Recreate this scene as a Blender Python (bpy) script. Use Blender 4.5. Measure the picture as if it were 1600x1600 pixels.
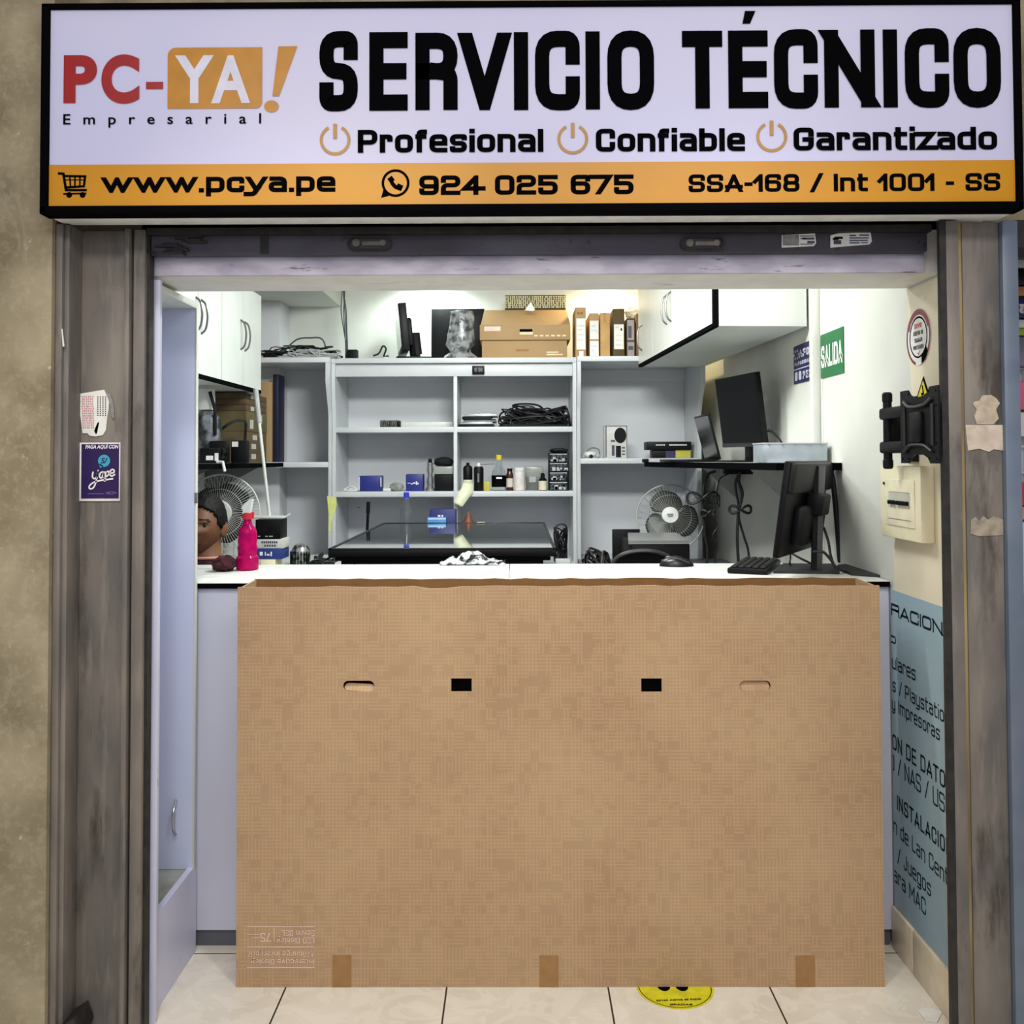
import bpy, bmesh, math, random
from mathutils import Vector, Matrix
C = bpy.context.scene
for o in list(bpy.data.objects): bpy.data.objects.remove(o)
col = C.collection
R = math.radians
# ------------------------------------------------------------------ camera
F, EYE, CY = 1480.0, 1.465, 678.2
PIT, YAW, ROL = .0271, .0052, -.0035
fw = Vector((-math.sin(YAW)*math.cos(PIT), math.cos(YAW)*math.cos(PIT), math.sin(PIT)))
r0 = Vector((math.cos(YAW), math.sin(YAW), 0)); u0 = r0.cross(fw)
rt = r0*math.cos(ROL)+u0*math.sin(ROL); up = u0*math.cos(ROL)-r0*math.sin(ROL)
EYEV = Vector((0, 0, EYE))
cd = bpy.data.cameras.new('camera'); cam = bpy.data.objects.new('camera', cd); col.objects.link(cam)
cd.sensor_width = 36; cd.lens = F/1600*36; cd.shift_y = -(800-CY)/1600; cd.clip_start = .05
cam.matrix_world = Matrix(((rt.x, up.x, -fw.x, 0), (rt.y, up.y, -fw.y, 0), (rt.z, up.z, -fw.z, EYE), (0, 0, 0, 1)))
C.camera = cam
# ------------------------------------------------------------------ world, lights, exposure
C.view_settings.view_transform = 'Standard'; C.view_settings.look = 'None'
C.view_settings.exposure = 0.0; C.view_settings.gamma = 1.0; C.view_settings.use_curve_mapping = False
w = bpy.data.worlds.new('world'); C.world = w; w.use_nodes = True
w.node_tree.nodes['Background'].inputs[0].default_value = (.93, .94, 1, 1)
w.node_tree.nodes['Background'].inputs[1].default_value = .42
def area(name, loc, rot, sx, sy, power, colr):
    l = bpy.data.lights.new(name, 'AREA'); l.shape = 'RECTANGLE'; l.size = sx; l.size_y = sy
    l.energy = power; l.color = colr
    o = bpy.data.objects.new(name, l); o.location = loc; o.rotation_euler = rot; col.objects.link(o); return o
area('corridor_light', (-.9, -.6, 3.3), (R(38), 0, R(-8)), 1.6, .5, 29, (1, .93, .81))
area('corridor_light', (.9, -.4, 3.3), (R(36), 0, R(8)), 1.6, .5, 27, (1, .95, .86))
area('corridor_light', (0, -1.5, 2.6), (R(80), 0, 0), 3.2, .8, 19, (.88, .9, 1))
area('shop_light', (-.2, 4.05, 2.60), (0, 0, 0), .5, .35, 26, (.95, 1, .96))
area('shop_light', (.1, 3.0, 2.56), (R(52), 0, 0), .7, .25, 46, (.97, 1, .97))  # fill lamp added near the opening, turned towards the dark back shelves
def spot(loc, tgt, power, colr, ang, blend=.6, rad=.04):
    l = bpy.data.lights.new('spot_lamp', 'SPOT'); l.energy = power; l.color = colr; l.spot_size = R(ang); l.spot_blend = blend
    l.shadow_soft_size = rad
    o = bpy.data.objects.new('spot_lamp', l); o.location = loc
    o.rotation_euler = (Vector(tgt)-Vector(loc)).to_track_quat('-Z', 'Y').to_euler(); col.objects.link(o)
for x_ in (-.55, .55): spot((x_, 1.0, 3.2), (x_, 2.45, 0), 92, (1, .97, .91), 62, .5, .12)  # unseen spots added to brighten the floor, cones kept off the sign
spot((-.52, 5.55, 2.57), (-.52, 5.62, 2.0), 26, (.86, 1, .94), 150)
spot((.56, 5.50, 2.57), (.56, 5.58, 2.0), 26, (1, .80, .45), 150)
# ------------------------------------------------------------------ pixel -> place (photo pixels of the calibrated camera)
def ray(px, py): return fw + rt*((px-800)/F) - up*((py-CY)/F)
def PY(px, py, Y): v = ray(px, py); return EYEV + v*(Y/v.y)
def PX(px, py, X): v = ray(px, py); return EYEV + v*(X/v.x)
def PZ(px, py, Z): v = ray(px, py); return EYEV + v*((Z-EYE)/v.z)
# ------------------------------------------------------------------ materials
def lin(c): return tuple((v/255/12.92 if v/255 <= .04045 else ((v/255+.055)/1.055)**2.4) for v in c)
MATS = {}
def mat(name, c, rough=.5, metal=0, c2=None, sc=20, lo=.35, hi=.65, bump=0, emit=0, trans=0, ior=1.45, spec=.5, detail=4, stretch=(1, 1, 1), coat=0):
    if name in MATS: return MATS[name]
    m = bpy.data.materials.new(name); MATS[name] = m; m.use_nodes = True
    nt = m.node_tree; b = nt.nodes['Principled BSDF']
    col_ = lin(c)+(1,)
    b.inputs['Base Color'].default_value = col_; b.inputs['Roughness'].default_value = rough
    b.inputs['Metallic'].default_value = metal; b.inputs['Specular IOR Level'].default_value = spec
    b.inputs['Transmission Weight'].default_value = trans; b.inputs['IOR'].default_value = ior
    b.inputs['Coat Weight'].default_value = coat
    if c2 is None: c2 = tuple(max(0, v*.93) for v in c)
    tc = nt.nodes.new('ShaderNodeTexCoord'); mp = nt.nodes.new('ShaderNodeMapping'); mp.inputs['Scale'].default_value = stretch
    geo = nt.nodes.new('ShaderNodeNewGeometry')
    nz = nt.nodes.new('ShaderNodeTexNoise'); nz.inputs['Scale'].default_value = sc; nz.inputs['Detail'].default_value = detail
    mr = nt.nodes.new('ShaderNodeMapRange'); mr.inputs[1].default_value = lo; mr.inputs[2].default_value = hi
    mx = nt.nodes.new('ShaderNodeMix'); mx.data_type = 'RGBA'
    mx.inputs[6].default_value = col_; mx.inputs[7].default_value = lin(c2)+(1,)
    L = nt.links.new
    L(geo.outputs['Position'], mp.inputs[0]); L(mp.outputs[0], nz.inputs['Vector']); L(nz.outputs[0], mr.inputs[0])
    L(mr.outputs[0], mx.inputs[0]); L(mx.outputs[2], b.inputs['Base Color'])
    if emit:
        b.inputs['Emission Strength'].default_value = emit; L(mx.outputs[2], b.inputs['Emission Color'])
    if bump:
        bp = nt.nodes.new('ShaderNodeBump'); bp.inputs['Strength'].default_value = bump; bp.inputs['Distance'].default_value = .004
        L(nz.outputs[0], bp.inputs['Height']); L(bp.outputs[0], b.inputs['Normal'])
    m['mix'] = 1
    return m
def nodes(m):
    nt = m.node_tree
    return nt, nt.nodes['Principled BSDF'], [n for n in nt.nodes if n.type == 'MIX'][0], [n for n in nt.nodes if n.type == 'NEW_GEOMETRY'][0]
def over(m, fac_socket, c, rough=None):
    """mix a further colour over the base colour where fac is 1"""
    nt, b, mx, geo = nodes(m)
    src = b.inputs['Base Color'].links[0].from_socket
    n = nt.nodes.new('ShaderNodeMix'); n.data_type = 'RGBA'; n.inputs[7].default_value = lin(c)+(1,)
    nt.links.new(fac_socket, n.inputs[0]); nt.links.new(src, n.inputs[6]); nt.links.new(n.outputs[2], b.inputs['Base Color'])
def noise_fac(m, sc, lo, hi, stretch=(1, 1, 1), detail=5, rough=.6, dist=0):
    nt, b, mx, geo = nodes(m)
    mp = nt.nodes.new('ShaderNodeMapping'); mp.inputs['Scale'].default_value = stretch
    nz = nt.nodes.new('ShaderNodeTexNoise'); nz.inputs['Scale'].default_value = sc; nz.inputs['Detail'].default_value = detail
    nz.inputs['Roughness'].default_value = rough; nz.inputs['Distortion'].default_value = dist
    mr = nt.nodes.new('ShaderNodeMapRange'); mr.inputs[1].default_value = lo; mr.inputs[2].default_value = hi
    nt.links.new(geo.outputs['Position'], mp.inputs[0]); nt.links.new(mp.outputs[0], nz.inputs['Vector']); nt.links.new(nz.outputs[0], mr.inputs[0])
    return mr.outputs[0]
def math_node(nt, op, a, b=None):
    n = nt.nodes.new('ShaderNodeMath'); n.operation = op
    for i, v in enumerate((a, b)):
        if v is None: continue
        if isinstance(v, (int, float)): n.inputs[i].default_value = v
        else: nt.links.new(v, n.inputs[i])
    return n.outputs[0]
CONC = mat('concrete', (124, 112, 88), .8, c2=(162, 150, 124), sc=4.5, lo=.38, hi=.64, bump=.5, detail=12)
over(CONC, noise_fac(CONC, 3.2, .58, .75, (1, 1, .6), 10), (94, 84, 68))
over(CONC, math_node(CONC.node_tree, 'MULTIPLY', noise_fac(CONC, 60, .5, .62, detail=6), .16), (196, 184, 156)); over(CONC, math_node(CONC.node_tree, 'MULTIPLY', noise_fac(CONC, 11, .60, .66, (1, 1, .5), 8, dist=1.5), .6), (150, 142, 122)); over(CONC, noise_fac(CONC, 38, .66, .74), (186, 176, 152))
STEEL = mat('worn_grey_steel', (98, 94, 92), .6, .1, c2=(128, 120, 112), sc=9, lo=.36, hi=.64, bump=.15, detail=8, stretch=(1, 1, .35))
over(STEEL, noise_fac(STEEL, 7, .56, .68, (1, 1, .3), 10), (70, 63, 58)); over(STEEL, math_node(STEEL.node_tree, 'MULTIPLY', noise_fac(STEEL, 40, .52, .66, (1, 1, .12), 8), .5), (142, 134, 124)); over(STEEL, noise_fac(STEEL, 55, .70, .78, (1, 1, .4)), (58, 44, 36))
STEELD = mat('dark_steel_edge', (30, 28, 29), .6, .1, c2=(48, 44, 42), sc=30)
BLUESTEEL = mat('blue_grey_steel', (98, 110, 128), .45, .2, c2=(112, 122, 138), sc=8)
PLASTER = mat('lintel_plaster', (232, 230, 226), .7, c2=(222, 219, 216), sc=12, bump=.1)
over(PLASTER, noise_fac(PLASTER, 14, .66, .72, (.4, 1, 2)), (196, 190, 192))
LINT = mat('scuffed_lintel_edge', (178, 172, 192), .7, c2=(208, 203, 220), sc=16, lo=.4, hi=.62, stretch=(.5, 1, 1.4))
over(LINT, noise_fac(LINT, 26, .62, .68, (.3, 1, 2)), (124, 116, 134))
BAR = mat('shutter_bar', (64, 62, 72), .55, .2, c2=(84, 82, 94), sc=10, lo=.35, hi=.7, bump=.2, stretch=(.4, 1, 1), detail=8)
over(BAR, noise_fac(BAR, 30, .64, .72), (40, 36, 40))
BLACK = mat('black_plastic', (12, 12, 14), .45, c2=(17, 17, 19), sc=60, spec=.2)
BLACKG = mat('black_gloss', (9, 10, 12), .12, c2=(11, 12, 14))
DARK = mat('dark_void', (10, 10, 11), .8)
GREYP = mat('grey_plastic', (112, 114, 116), .45)
LGREY = mat('light_grey_plastic', (172, 174, 174), .45)
WHITE = mat('white_laminate', (212, 215, 211), .35, c2=(205, 209, 205), sc=6)
WALLP = mat('white_wall_board', (212, 213, 206), .5, c2=(204, 205, 198), sc=4)
WARMW = mat('warm_lit_wall', (230, 221, 198), .55, c2=(224, 213, 188), sc=5)
SHELFM = mat('grey_laminate', (204, 207, 210), .4, c2=(196, 199, 203), sc=4)
SHELFB = mat('grey_laminate_back', (216, 218, 222), .45, c2=(208, 210, 215), sc=3)
COOLLIT = mat('cool_lit_laminate', (206, 215, 243), .35, c2=(200, 209, 239), sc=3)  # white laminate with the blue of the cool outside light mixed in
COOLTINT = mat('cool_tinted_laminate', (212, 214, 238), .4, c2=(202, 204, 230), sc=3)  # same white laminate, lavender cast of the cool light in its colour
over(COOLTINT, noise_fac(COOLTINT, 30, .70, .76, (1, 1, .5)), (140, 138, 148))
LEDGE = mat('dusty_ledge', (168, 170, 162), .7, c2=(140, 142, 134), sc=14, lo=.4, hi=.65, detail=8)
SIGNW = mat('sign_face', (182, 181, 212), .35, c2=(190, 187, 210), sc=1.6, emit=.19)
SIGNY = mat('sign_yellow', (186, 126, 4), .35, c2=(196, 136, 8), sc=2.5, emit=.12)
SIGNO = mat('sign_orange', (182, 122, 12), .35, emit=.10)
SIGNG = mat('sign_gold', (172, 124, 46), .35, emit=.10)
SIGNR = mat('sign_red', (152, 8, 14), .35, emit=.08)
SIGNT = mat('sign_pale_letter', (206, 204, 222), .35, emit=.12)
INK = mat('black_ink', (6, 6, 8), .8, c2=(7, 7, 9), spec=.02)
WHITEP = mat('white_print', (236, 232, 232), .6)
PINKW = mat('pale_pink_print', (226, 196, 184), .6, c2=(214, 184, 172))
PAPER = mat('white_paper', (232, 232, 226), .7)
CREAMP = mat('cream_paper', (228, 230, 200), .7)
CARDI = mat('shaded_carton_inside', (132, 96, 56), .8)  # darker than the outside: shade in the open box painted in
def cardboard(name, c, c2):
    m = mat(name, c, .75, c2=c2, sc=3.5, lo=.3, hi=.7)
    return m
CARD = cardboard('cardboard', (161, 130, 99), (172, 143, 110))
nt, b, mx, geo = nodes(CARD)   # printed grid of fine lines on the big box
sx = nt.nodes.new('ShaderNodeSeparateXYZ'); nt.links.new(geo.outputs['Position'], sx.inputs[0])
def lines(s, freq): return math_node(nt, 'POWER', math_node(nt, 'ADD', math_node(nt, 'MULTIPLY', math_node(nt, 'SINE', math_node(nt, 'MULTIPLY', s, freq)), .5), .5), 3)
def blocky(scale, seed):
    v = nt.nodes.new('ShaderNodeTexWhiteNoise'); v.noise_dimensions = '3D'
    sn = nt.nodes.new('ShaderNodeVectorMath'); sn.operation = 'SNAP'; sn.inputs[1].default_value = scale
    ad = nt.nodes.new('ShaderNodeVectorMath'); ad.operation = 'ADD'; ad.inputs[1].default_value = (seed, 0, seed)
    nt.links.new(geo.outputs['Position'], ad.inputs[0]); nt.links.new(ad.outputs[0], sn.inputs[0]); nt.links.new(sn.outputs[0], v.inputs['Vector'])
    return math_node(nt, 'GREATER_THAN', v.outputs['Value'], .35)
gh = math_node(nt, 'MULTIPLY', lines(sx.outputs['Z'], 640), blocky((.030, 5, .018), .3))
gv = math_node(nt, 'MULTIPLY', lines(sx.outputs['X'], 640), blocky((.018, 5, .030), .7))
over(CARD, math_node(nt, 'MULTIPLY', math_node(nt, 'MAXIMUM', gh, gv), .34), (206, 172, 132))
CARTON = cardboard('brown_carton', (172, 142, 102), (162, 132, 92))
CARTOND = cardboard('dark_carton', (118, 88, 58), (104, 76, 50))
CARTONV = cardboard('deep_brown_carton', (74, 58, 40), (84, 66, 42))
CARTONG = cardboard('olive_carton', (82, 70, 42), (72, 60, 36))
TAPE = mat('brown_tape', (154, 116, 72), .3, c2=(146, 108, 66), sc=40)
NAVY = mat('navy_blue', (22, 24, 54), .5)
BLUEB = mat('royal_blue_box', (36, 44, 122), .45)
LBLUE = mat('sky_blue_box', (70, 140, 205), .45)
YELLOW = mat('yellow', (226, 206, 50), .5)
YELLOWB = mat('dull_yellow', (190, 180, 70), .5)
RED = mat('red_plastic', (206, 30, 44), .4)
GREEN = mat('sign_green', (34, 108, 62), .5)
PURPLE = mat('purple_print', (42, 22, 80), .4)
CYAN = mat('cyan_print', (62, 168, 196), .4)
POSTER = mat('pale_blue_poster', (160, 186, 198), .4, c2=(142, 170, 186), sc=3)
METAL = mat('brushed_metal', (190, 192, 194), .3, .9)
SILVER = mat('silver_case', (168, 176, 186), .4, .4)
CABLE = mat('black_cable', (16, 17, 20), .5)
CABLEW = mat('white_cable', (214, 216, 212), .5)
CABLEG = mat('grey_cable', (70, 80, 84), .5)
MAROON = mat('maroon_cloth', (66, 14, 24), .85, c2=(40, 10, 16), sc=30)
SKIN = mat('skin', (122, 84, 60), .5, c2=(108, 72, 50), sc=18)
HAIR = mat('black_hair', (8, 7, 8), .6, c2=(14, 12, 12), sc=90, bump=.8, spec=.25)
CLEAR = mat('clear_plastic', (235, 245, 248), .06, trans=1, ior=1.2)
FILM = mat('crumpled_film', (150, 154, 156), .22, c2=(70, 72, 74), sc=26, lo=.42, hi=.6, bump=.8)
PINKL = mat('pink_liquid', (240, 20, 150), .1, c2=(226, 12, 138), trans=.45, ior=1.33)
PINKP = mat('pink_bottle', (214, 10, 110), .12, c2=(180, 8, 100), sc=40, trans=.5, ior=1.2)
CREAM = mat('cream_plastic', (232, 224, 192), .45, c2=(226, 218, 186))
# ------------------------------------------------------------------ mesh builder
class MB:
    def __init__(s): s.bm = bmesh.new()
    def box(s, x0, x1, y0, y1, z0, z1, bev=0, M=None):
        r = bmesh.ops.create_cube(s.bm, size=1)['verts']
        for v in r: v.co = Vector(((x0+x1)/2+v.co.x*(x1-x0), (y0+y1)/2+v.co.y*(y1-y0), (z0+z1)/2+v.co.z*(z1-z0)))
        if bev:
            es = list({e for v in r for e in v.link_edges})
            g = bmesh.ops.bevel(s.bm, geom=es, offset=bev, segments=2, affect='EDGES', profile=.5, clamp_overlap=True)
            r = list({v for f in g['faces'] for v in f.verts} | {v for v in r if v.is_valid})
        if M is not None:
            for v in r: v.co = M @ v.co
        return s
    def poly(s, pts):
        vs = [s.bm.verts.new(p) for p in pts]
        try: s.bm.faces.new(vs)
        except ValueError: pass
        return s
    def prism(s, pts, d):
        """polygon pts (3d) extruded by vector d"""
        d = Vector(d); a = [s.bm.verts.new(p) for p in pts]; b_ = [s.bm.verts.new(Vector(p)+d) for p in pts]
        n = len(a); s.bm.faces.new(a); s.bm.faces.new(b_[::-1])
        for i in range(n): s.bm.faces.new((a[i], b_[i], b_[(i+1) % n], a[(i+1) % n]))
        return s
    def tube(s, pts, r, n=8, closed=False, cap=True):
        pts = [Vector(p) for p in pts]; N = len(pts); rings = []
        rr = r if isinstance(r, (list, tuple)) else [r]*N
        ref = None
        for i, p in enumerate(pts):
            if closed: t = pts[(i+1) % N]-pts[i-1]
            else: t = pts[min(i+1, N-1)]-pts[max(i-1, 0)]
            if t.length < 1e-9: t = Vector((0, 0, 1))
            t.normalize()
            if ref is None:
                ref = t.orthogonal().normalized()
            ref = (ref-t*ref.dot(t))
            if ref.length < 1e-6: ref = t.orthogonal()
            ref.normalize(); b2 = t.cross(ref)
            rings.append([s.bm.verts.new(p+(ref*math.cos(2*math.pi*k/n)+b2*math.sin(2*math.pi*k/n))*rr[i]) for k in range(n)])
        for i in range(N if closed else N-1):
            a, b_ = rings[i], rings[(i+1) % N]
            for k in range(n): s.bm.faces.new((a[k], a[(k+1) % n], b_[(k+1) % n], b_[k]))
        if cap and not closed: s.bm.faces.new(rings[0][::-1]); s.bm.faces.new(rings[-1])
        return s
    def lathe(s, prof, c=(0, 0, 0), n=24, M=None, sx=1, sy=1):
        c = Vector(c); rings = []
        for r, z in prof:
            rings.append([s.bm.verts.new(Vector((max(r, 1e-5)*math.cos(2*math.pi*k/n)*sx, max(r, 1e-5)*math.sin(2*math.pi*k/n)*sy, z))) for k in range(n)])
        for i in range(len(rings)-1):
            for k in range(n): s.bm.faces.new((rings[i][k], rings[i][(k+1) % n], rings[i+1][(k+1) % n], rings[i+1][k]))
        s.bm.faces.new(rings[0][::-1]); s.bm.faces.new(rings[-1])
        for g in rings:
            for v in g: v.co = c+(M @ v.co if M is not None else v.co)
        return s
    def plate(s, outline, holes, Fm, d):
        """flat plate with holes: 2d loops mapped by Fm(u,v)->Vector, thickness vector d"""
        d = Vector(d); loops = [outline]+holes; rim = []
        es = []
        for lp in loops:
            vs = [s.bm.verts.new(Fm(*p)) for p in lp]; rim.append(vs)
            es += [s.bm.edges.new((vs[i], vs[(i+1) % len(vs)])) for i in range(len(vs))]
        g = bmesh.ops.triangle_fill(s.bm, use_beauty=True, use_dissolve=False, edges=es)
        fs = [f for f in g['geom'] if isinstance(f, bmesh.types.BMFace)]
        mp = {}
        for lp in rim:
            for v in lp: mp[v] = s.bm.verts.new(v.co+d)
        for f in fs: s.bm.faces.new([mp[v] for v in f.verts][::-1])
        for lp in rim:
            n = len(lp)
            for i in range(n): s.bm.faces.new((lp[i], lp[(i+1) % n], mp[lp[(i+1) % n]], mp[lp[i]]))
        return s
    def sphere(s, c, r, n=20, m=12, sc=(1, 1, 1)):
        g = bmesh.ops.create_uvsphere(s.bm, u_segments=n, v_segments=m, radius=r)['verts']
        for v in g: v.co = Vector((v.co.x*sc[0]+c[0], v.co.y*sc[1]+c[1], v.co.z*sc[2]+c[2]))
        return s
    def build(s, name, m, parent=None, ang=35, fix=True):
        bm = s.bm
        if fix: bmesh.ops.recalc_face_normals(bm, faces=bm.faces)
        me = bpy.data.meshes.new(name); bm.to_mesh(me); bm.free()
        me.materials.append(m)
        me.polygons.foreach_set('use_smooth', [True]*len(me.polygons)); me.set_sharp_from_angle(angle=R(ang))
        o = bpy.data.objects.new(name, me); col.objects.link(o)
        if parent is not None:
            o.parent = parent; W = chain(parent).inverted(); me.transform(W)
        return o
def chain(o):
    M = o.matrix_basis.copy()
    while o.parent: o = o.parent; M = o.matrix_basis @ M
    return M
def tag(o, label, cat, group=None, kind=None):
    o['label'] = label; o['category'] = cat
    if group: o['group'] = group
    if kind: o['kind'] = kind
    return o
def thing(name, label, cat, loc=(0, 0, 0), rotz=0, group=None):
    o = bpy.data.objects.new(name, None); o.empty_display_size = .05; o.location = loc; o.rotation_euler = (0, 0, rotz); col.objects.link(o)
    return tag(o, label, cat, group)
def single(mb, name, m, label, cat, group=None, kind=None, ang=35):
    o = mb.build(name, m, ang=ang); me = o.data
    xs = [v.co.x for v in me.vertices]; ys = [v.co.y for v in me.vertices]; zs = [v.co.z for v in me.vertices]
    b_ = Vector(((min(xs)+max(xs))/2, (min(ys)+max(ys))/2, min(zs)))
    me.transform(Matrix.Translation(-b_)); o.location = b_
    return tag(o, label, cat, group, kind)
def struct(name, mb, m, parent=None):
    o = mb.build(name, m, parent)
    if parent is None: o['kind'] = 'structure'
    return o
def B(*a, **k): return MB().box(*a, **k)
def copy_tree(o, parent=None):
    c = o.copy(); col.objects.link(c); c.parent = parent
    for ch in list(o.children): copy_tree(ch, c)
    return c
def spline(pts, k=6):
    pts = [Vector(p) for p in pts]; out = []; P = [2*pts[0]-pts[1]]+pts+[2*pts[-1]-pts[-2]]
    for i in range(1, len(P)-2):
        for j in range(k):
            t = j/k; a, b_, c, d = P[i-1], P[i], P[i+1], P[i+2]
            out.append(.5*((2*b_)+(c-a)*t+(2*a-5*b_+4*c-d)*t*t+(3*b_-a-3*c+d)*t**3))
    out.append(pts[-1]); return out
def rect(px0, py0, px1, py1, Y):
    a = PY(px0, (py0+py1)/2, Y).x; b_ = PY(px1, (py0+py1)/2, Y).x
    c = PY((px0+px1)/2, py1, Y).z; d = PY((px0+px1)/2, py0, Y).z
    return a, b_, c, d
# ------------------------------------------------------------------ lettering
H_ = .74
G = {
'S': (1, [[(1, .8), (1, 1), (0, 1), (0, .5), (1, .5), (1, 0), (0, 0), (0, .2)]]),
'E': (.92, [[(1, 1), (0, 1, 0), (0, 0, 0), (1, 0)], [(0, .5), (.95, .5)]]),
'R': (1, [[(0, 0), (0, 1, 0), (1, 1), (1, .5), (0, .5)], [(.5, .5), (1, .47), (1, 0)]]),
'V': (1.05, [[(0, 1, 0), (.5, 0, 0), (1, 1, 0)]], (0, 1)), 'I': (0, [[(0, 0), (0, 1)]]),
'C': (1, [[(1, .72), (1, 1), (0, 1), (0, 0), (1, 0), (1, .28)]]), 'O': (1, [([(0, 0), (1, 0), (1, 1), (0, 1)], 1)]),
'T': (1, [[(0, 1), (1, 1)], [(.5, 1), (.5, 0)]]), 'N': (1, [[(0, 0), (0, 1)], [(0, 1, 0), (1, 0, 0)], [(1, 0), (1, 1)]], (0, 1)),
'P': (1, [[(0, 0), (0, 1, 0), (1, 1), (1, .44), (0, .44)]]), 'A': (1.05, [[(0, 0, 0), (.5, 1, 0), (1, 0, 0)], [(.2, .25), (.8, .25)]], (0, 1)),
'a_sq': (1, [[(0, 0), (0, 1), (1, 1), (1, 0)], [(0, .45), (1, .45)]]),
'M': (1.25, [[(0, 0), (0, 1, 0), (.5, .35, 0), (1, 1, 0), (1, 0)]], (0, 1)), 'U': (1, [[(0, 1), (0, 0), (1, 0), (1, 1)]]),
'D': (1, [([(0, 0, 0), (1, 0), (1, 1), (0, 1, 0)], 1)]), 'L': (.85, [[(0, 1), (0, 0, 0), (1, 0)]]),
'G': (1, [[(1, .75), (1, 1), (0, 1), (0, 0), (1, 0), (1, .48, 0), (.6, .48)]]), 'J': (.8, [[(1, 1), (1, 0), (0, 0), (0, .2)]]),
'B': (1, [([(0, 0, 0), (1, 0), (1, .5), (0, .5, 0)], 1), ([(0, .5, 0), (.92, .5), (.92, 1), (0, 1, 0)], 1)]),
'F': (.9, [[(1, 1), (0, 1, 0), (0, 0)], [(0, .5), (.9, .5)]]), 'Q': (1, [([(0, 0), (1, 0), (1, 1), (0, 1)], 1), [(.6, .25), (1, -.1)]]),
'Y': (1, [[(0, 1, 0), (.5, .42, 0), (1, 1, 0)], [(.5, .45), (.5, 0)]], (0, 1)), 'X': (1, [[(0, 0), (1, 1)], [(0, 1), (1, 0)]], (0, 1)),
'a': (.9, [[(.05, H_), (1, H_), (1, 0, 0)], [(1, .42), (0, .42), (0, 0), (1, 0)]]),
'b': (.92, [[(0, 1), (0, 0, 0), (1, 0), (1, H_), (0, H_)]]), 'c': (.88, [[(1, .58), (1, H_), (0, H_), (0, 0), (1, 0), (1, .16)]]),
'd': (.92, [[(1, 1), (1, 0, 0), (0, 0), (0, H_), (1, H_)]]), 'e': (.92, [[(1, 0), (0, 0), (0, H_), (1, H_), (1, .37, 0), (0, .37)]]),
'f': (.6, [[(.2, 0), (.2, 1), (1, 1)], [(0, H_), (.9, H_)]]), 'g': (.92, [[(1, 0), (0, 0), (0, H_), (1, H_, 0), (1, -.26), (0, -.26)]]),
'h': (.92, [[(0, 0), (0, 1)], [(0, H_), (1, H_), (1, 0)]]), 'i': (0, [[(0, 0), (0, .68)], [(0, 1.03), (0, 1.031)]]), 'l': (0, [[(0, 0), (0, 1)]]),
'm': (1.5, [[(0, 0), (0, H_, 0), (1, H_), (1, 0)], [(.5, H_), (.5, 0)]]), 'n': (.92, [[(0, 0), (0, H_, 0), (1, H_), (1, 0)]]),
'o': (.92, [([(0, 0), (1, 0), (1, H_), (0, H_)], 1)]), 'p': (.92, [[(0, -.26), (0, H_, 0), (1, H_), (1, 0), (0, 0)]]),
'r': (.66, [[(0, 0), (0, H_, 0), (1, H_), (1, .6)]]), 's': (.88, [[(1, .66), (1, H_), (0, H_), (0, .37), (1, .37), (1, 0), (0, 0), (0, .08)]]),
't': (.66, [[(.2, 1), (.2, 0), (1, 0)], [(0, H_), (1, H_)]]), 'u': (.92, [[(0, H_), (0, 0), (1, 0)], [(1, H_), (1, 0)]]),
'v': (.95, [[(0, H_, 0), (.5, 0, 0), (1, H_, 0)]], (0, H_)), 'w': (1.5, [[(0, H_, 0), (.27, 0, 0), (.5, H_, 0), (.73, 0, 0), (1, H_, 0)]], (0, H_)),
'y': (.92, [[(0, H_), (0, 0), (1, 0)], [(1, H_), (1, -.26), (0, -.26)]]), 'yv': (1.0, [[(0, H_, 0), (.5, 0, 0), (1, H_, 0)], [(.5, 0), (.3, -.26), (.05, -.26)]], (-.3, H_)),
'z': (.85, [[(0, H_, 0), (1, H_, 0), (0, 0, 0), (1, 0, 0)]], (0, H_)),
'0': (1, [([(0, 0), (1, 0), (1, 1), (0, 1)], 1)]), '1': (.5, [[(.0, .72, 0), (1, 1, 0), (1, 0)]], (0, 1)),
'2': (1, [[(0, .8), (0, 1), (1, 1), (1, .5), (0, .5), (0, 0, 0), (1, 0)]]), '4': (1, [[(.75, 0), (.75, 1, 0), (0, .28, 0), (1, .28)]], (0, 1)),
'5': (1, [[(1, 1), (0, 1, 0), (0, .58, 0), (1, .58), (1, 0), (0, 0), (0, .18)]]), '6': (1, [[(1, .84), (1, 1), (0, 1), (0, 0), (1, 0), (1, .57), (0, .57)]]),
'7': (1, [[(0, 1, 0), (1, 1, 0), (.3, 0, 0)]], (0, 1)), '8': (1, [([(0, 0), (1, 0), (1, .5), (0, .5)], 1), ([(.04, .5), (.96, .5), (.96, 1), (.04, 1)], 1)]),
'9': (1, [[(0, .16), (0, 0), (1, 0), (1, 1), (0, 1), (0, .43), (1, .43)]]), '3': (1, [[(0, .82), (0, 1), (1, 1), (1, .5), (.3, .5)], [(1, .5), (1, 0), (0, 0), (0, .18)]]),
'-': (.5, [[(0, .42), (1, .42)]]), '/': (.7, [[(0, 0), (1, 1)]], (-.05, 1.05)), '.': (0, [[(0, 0), (0, .001)]]), ' ': (.45, []),
}
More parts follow.
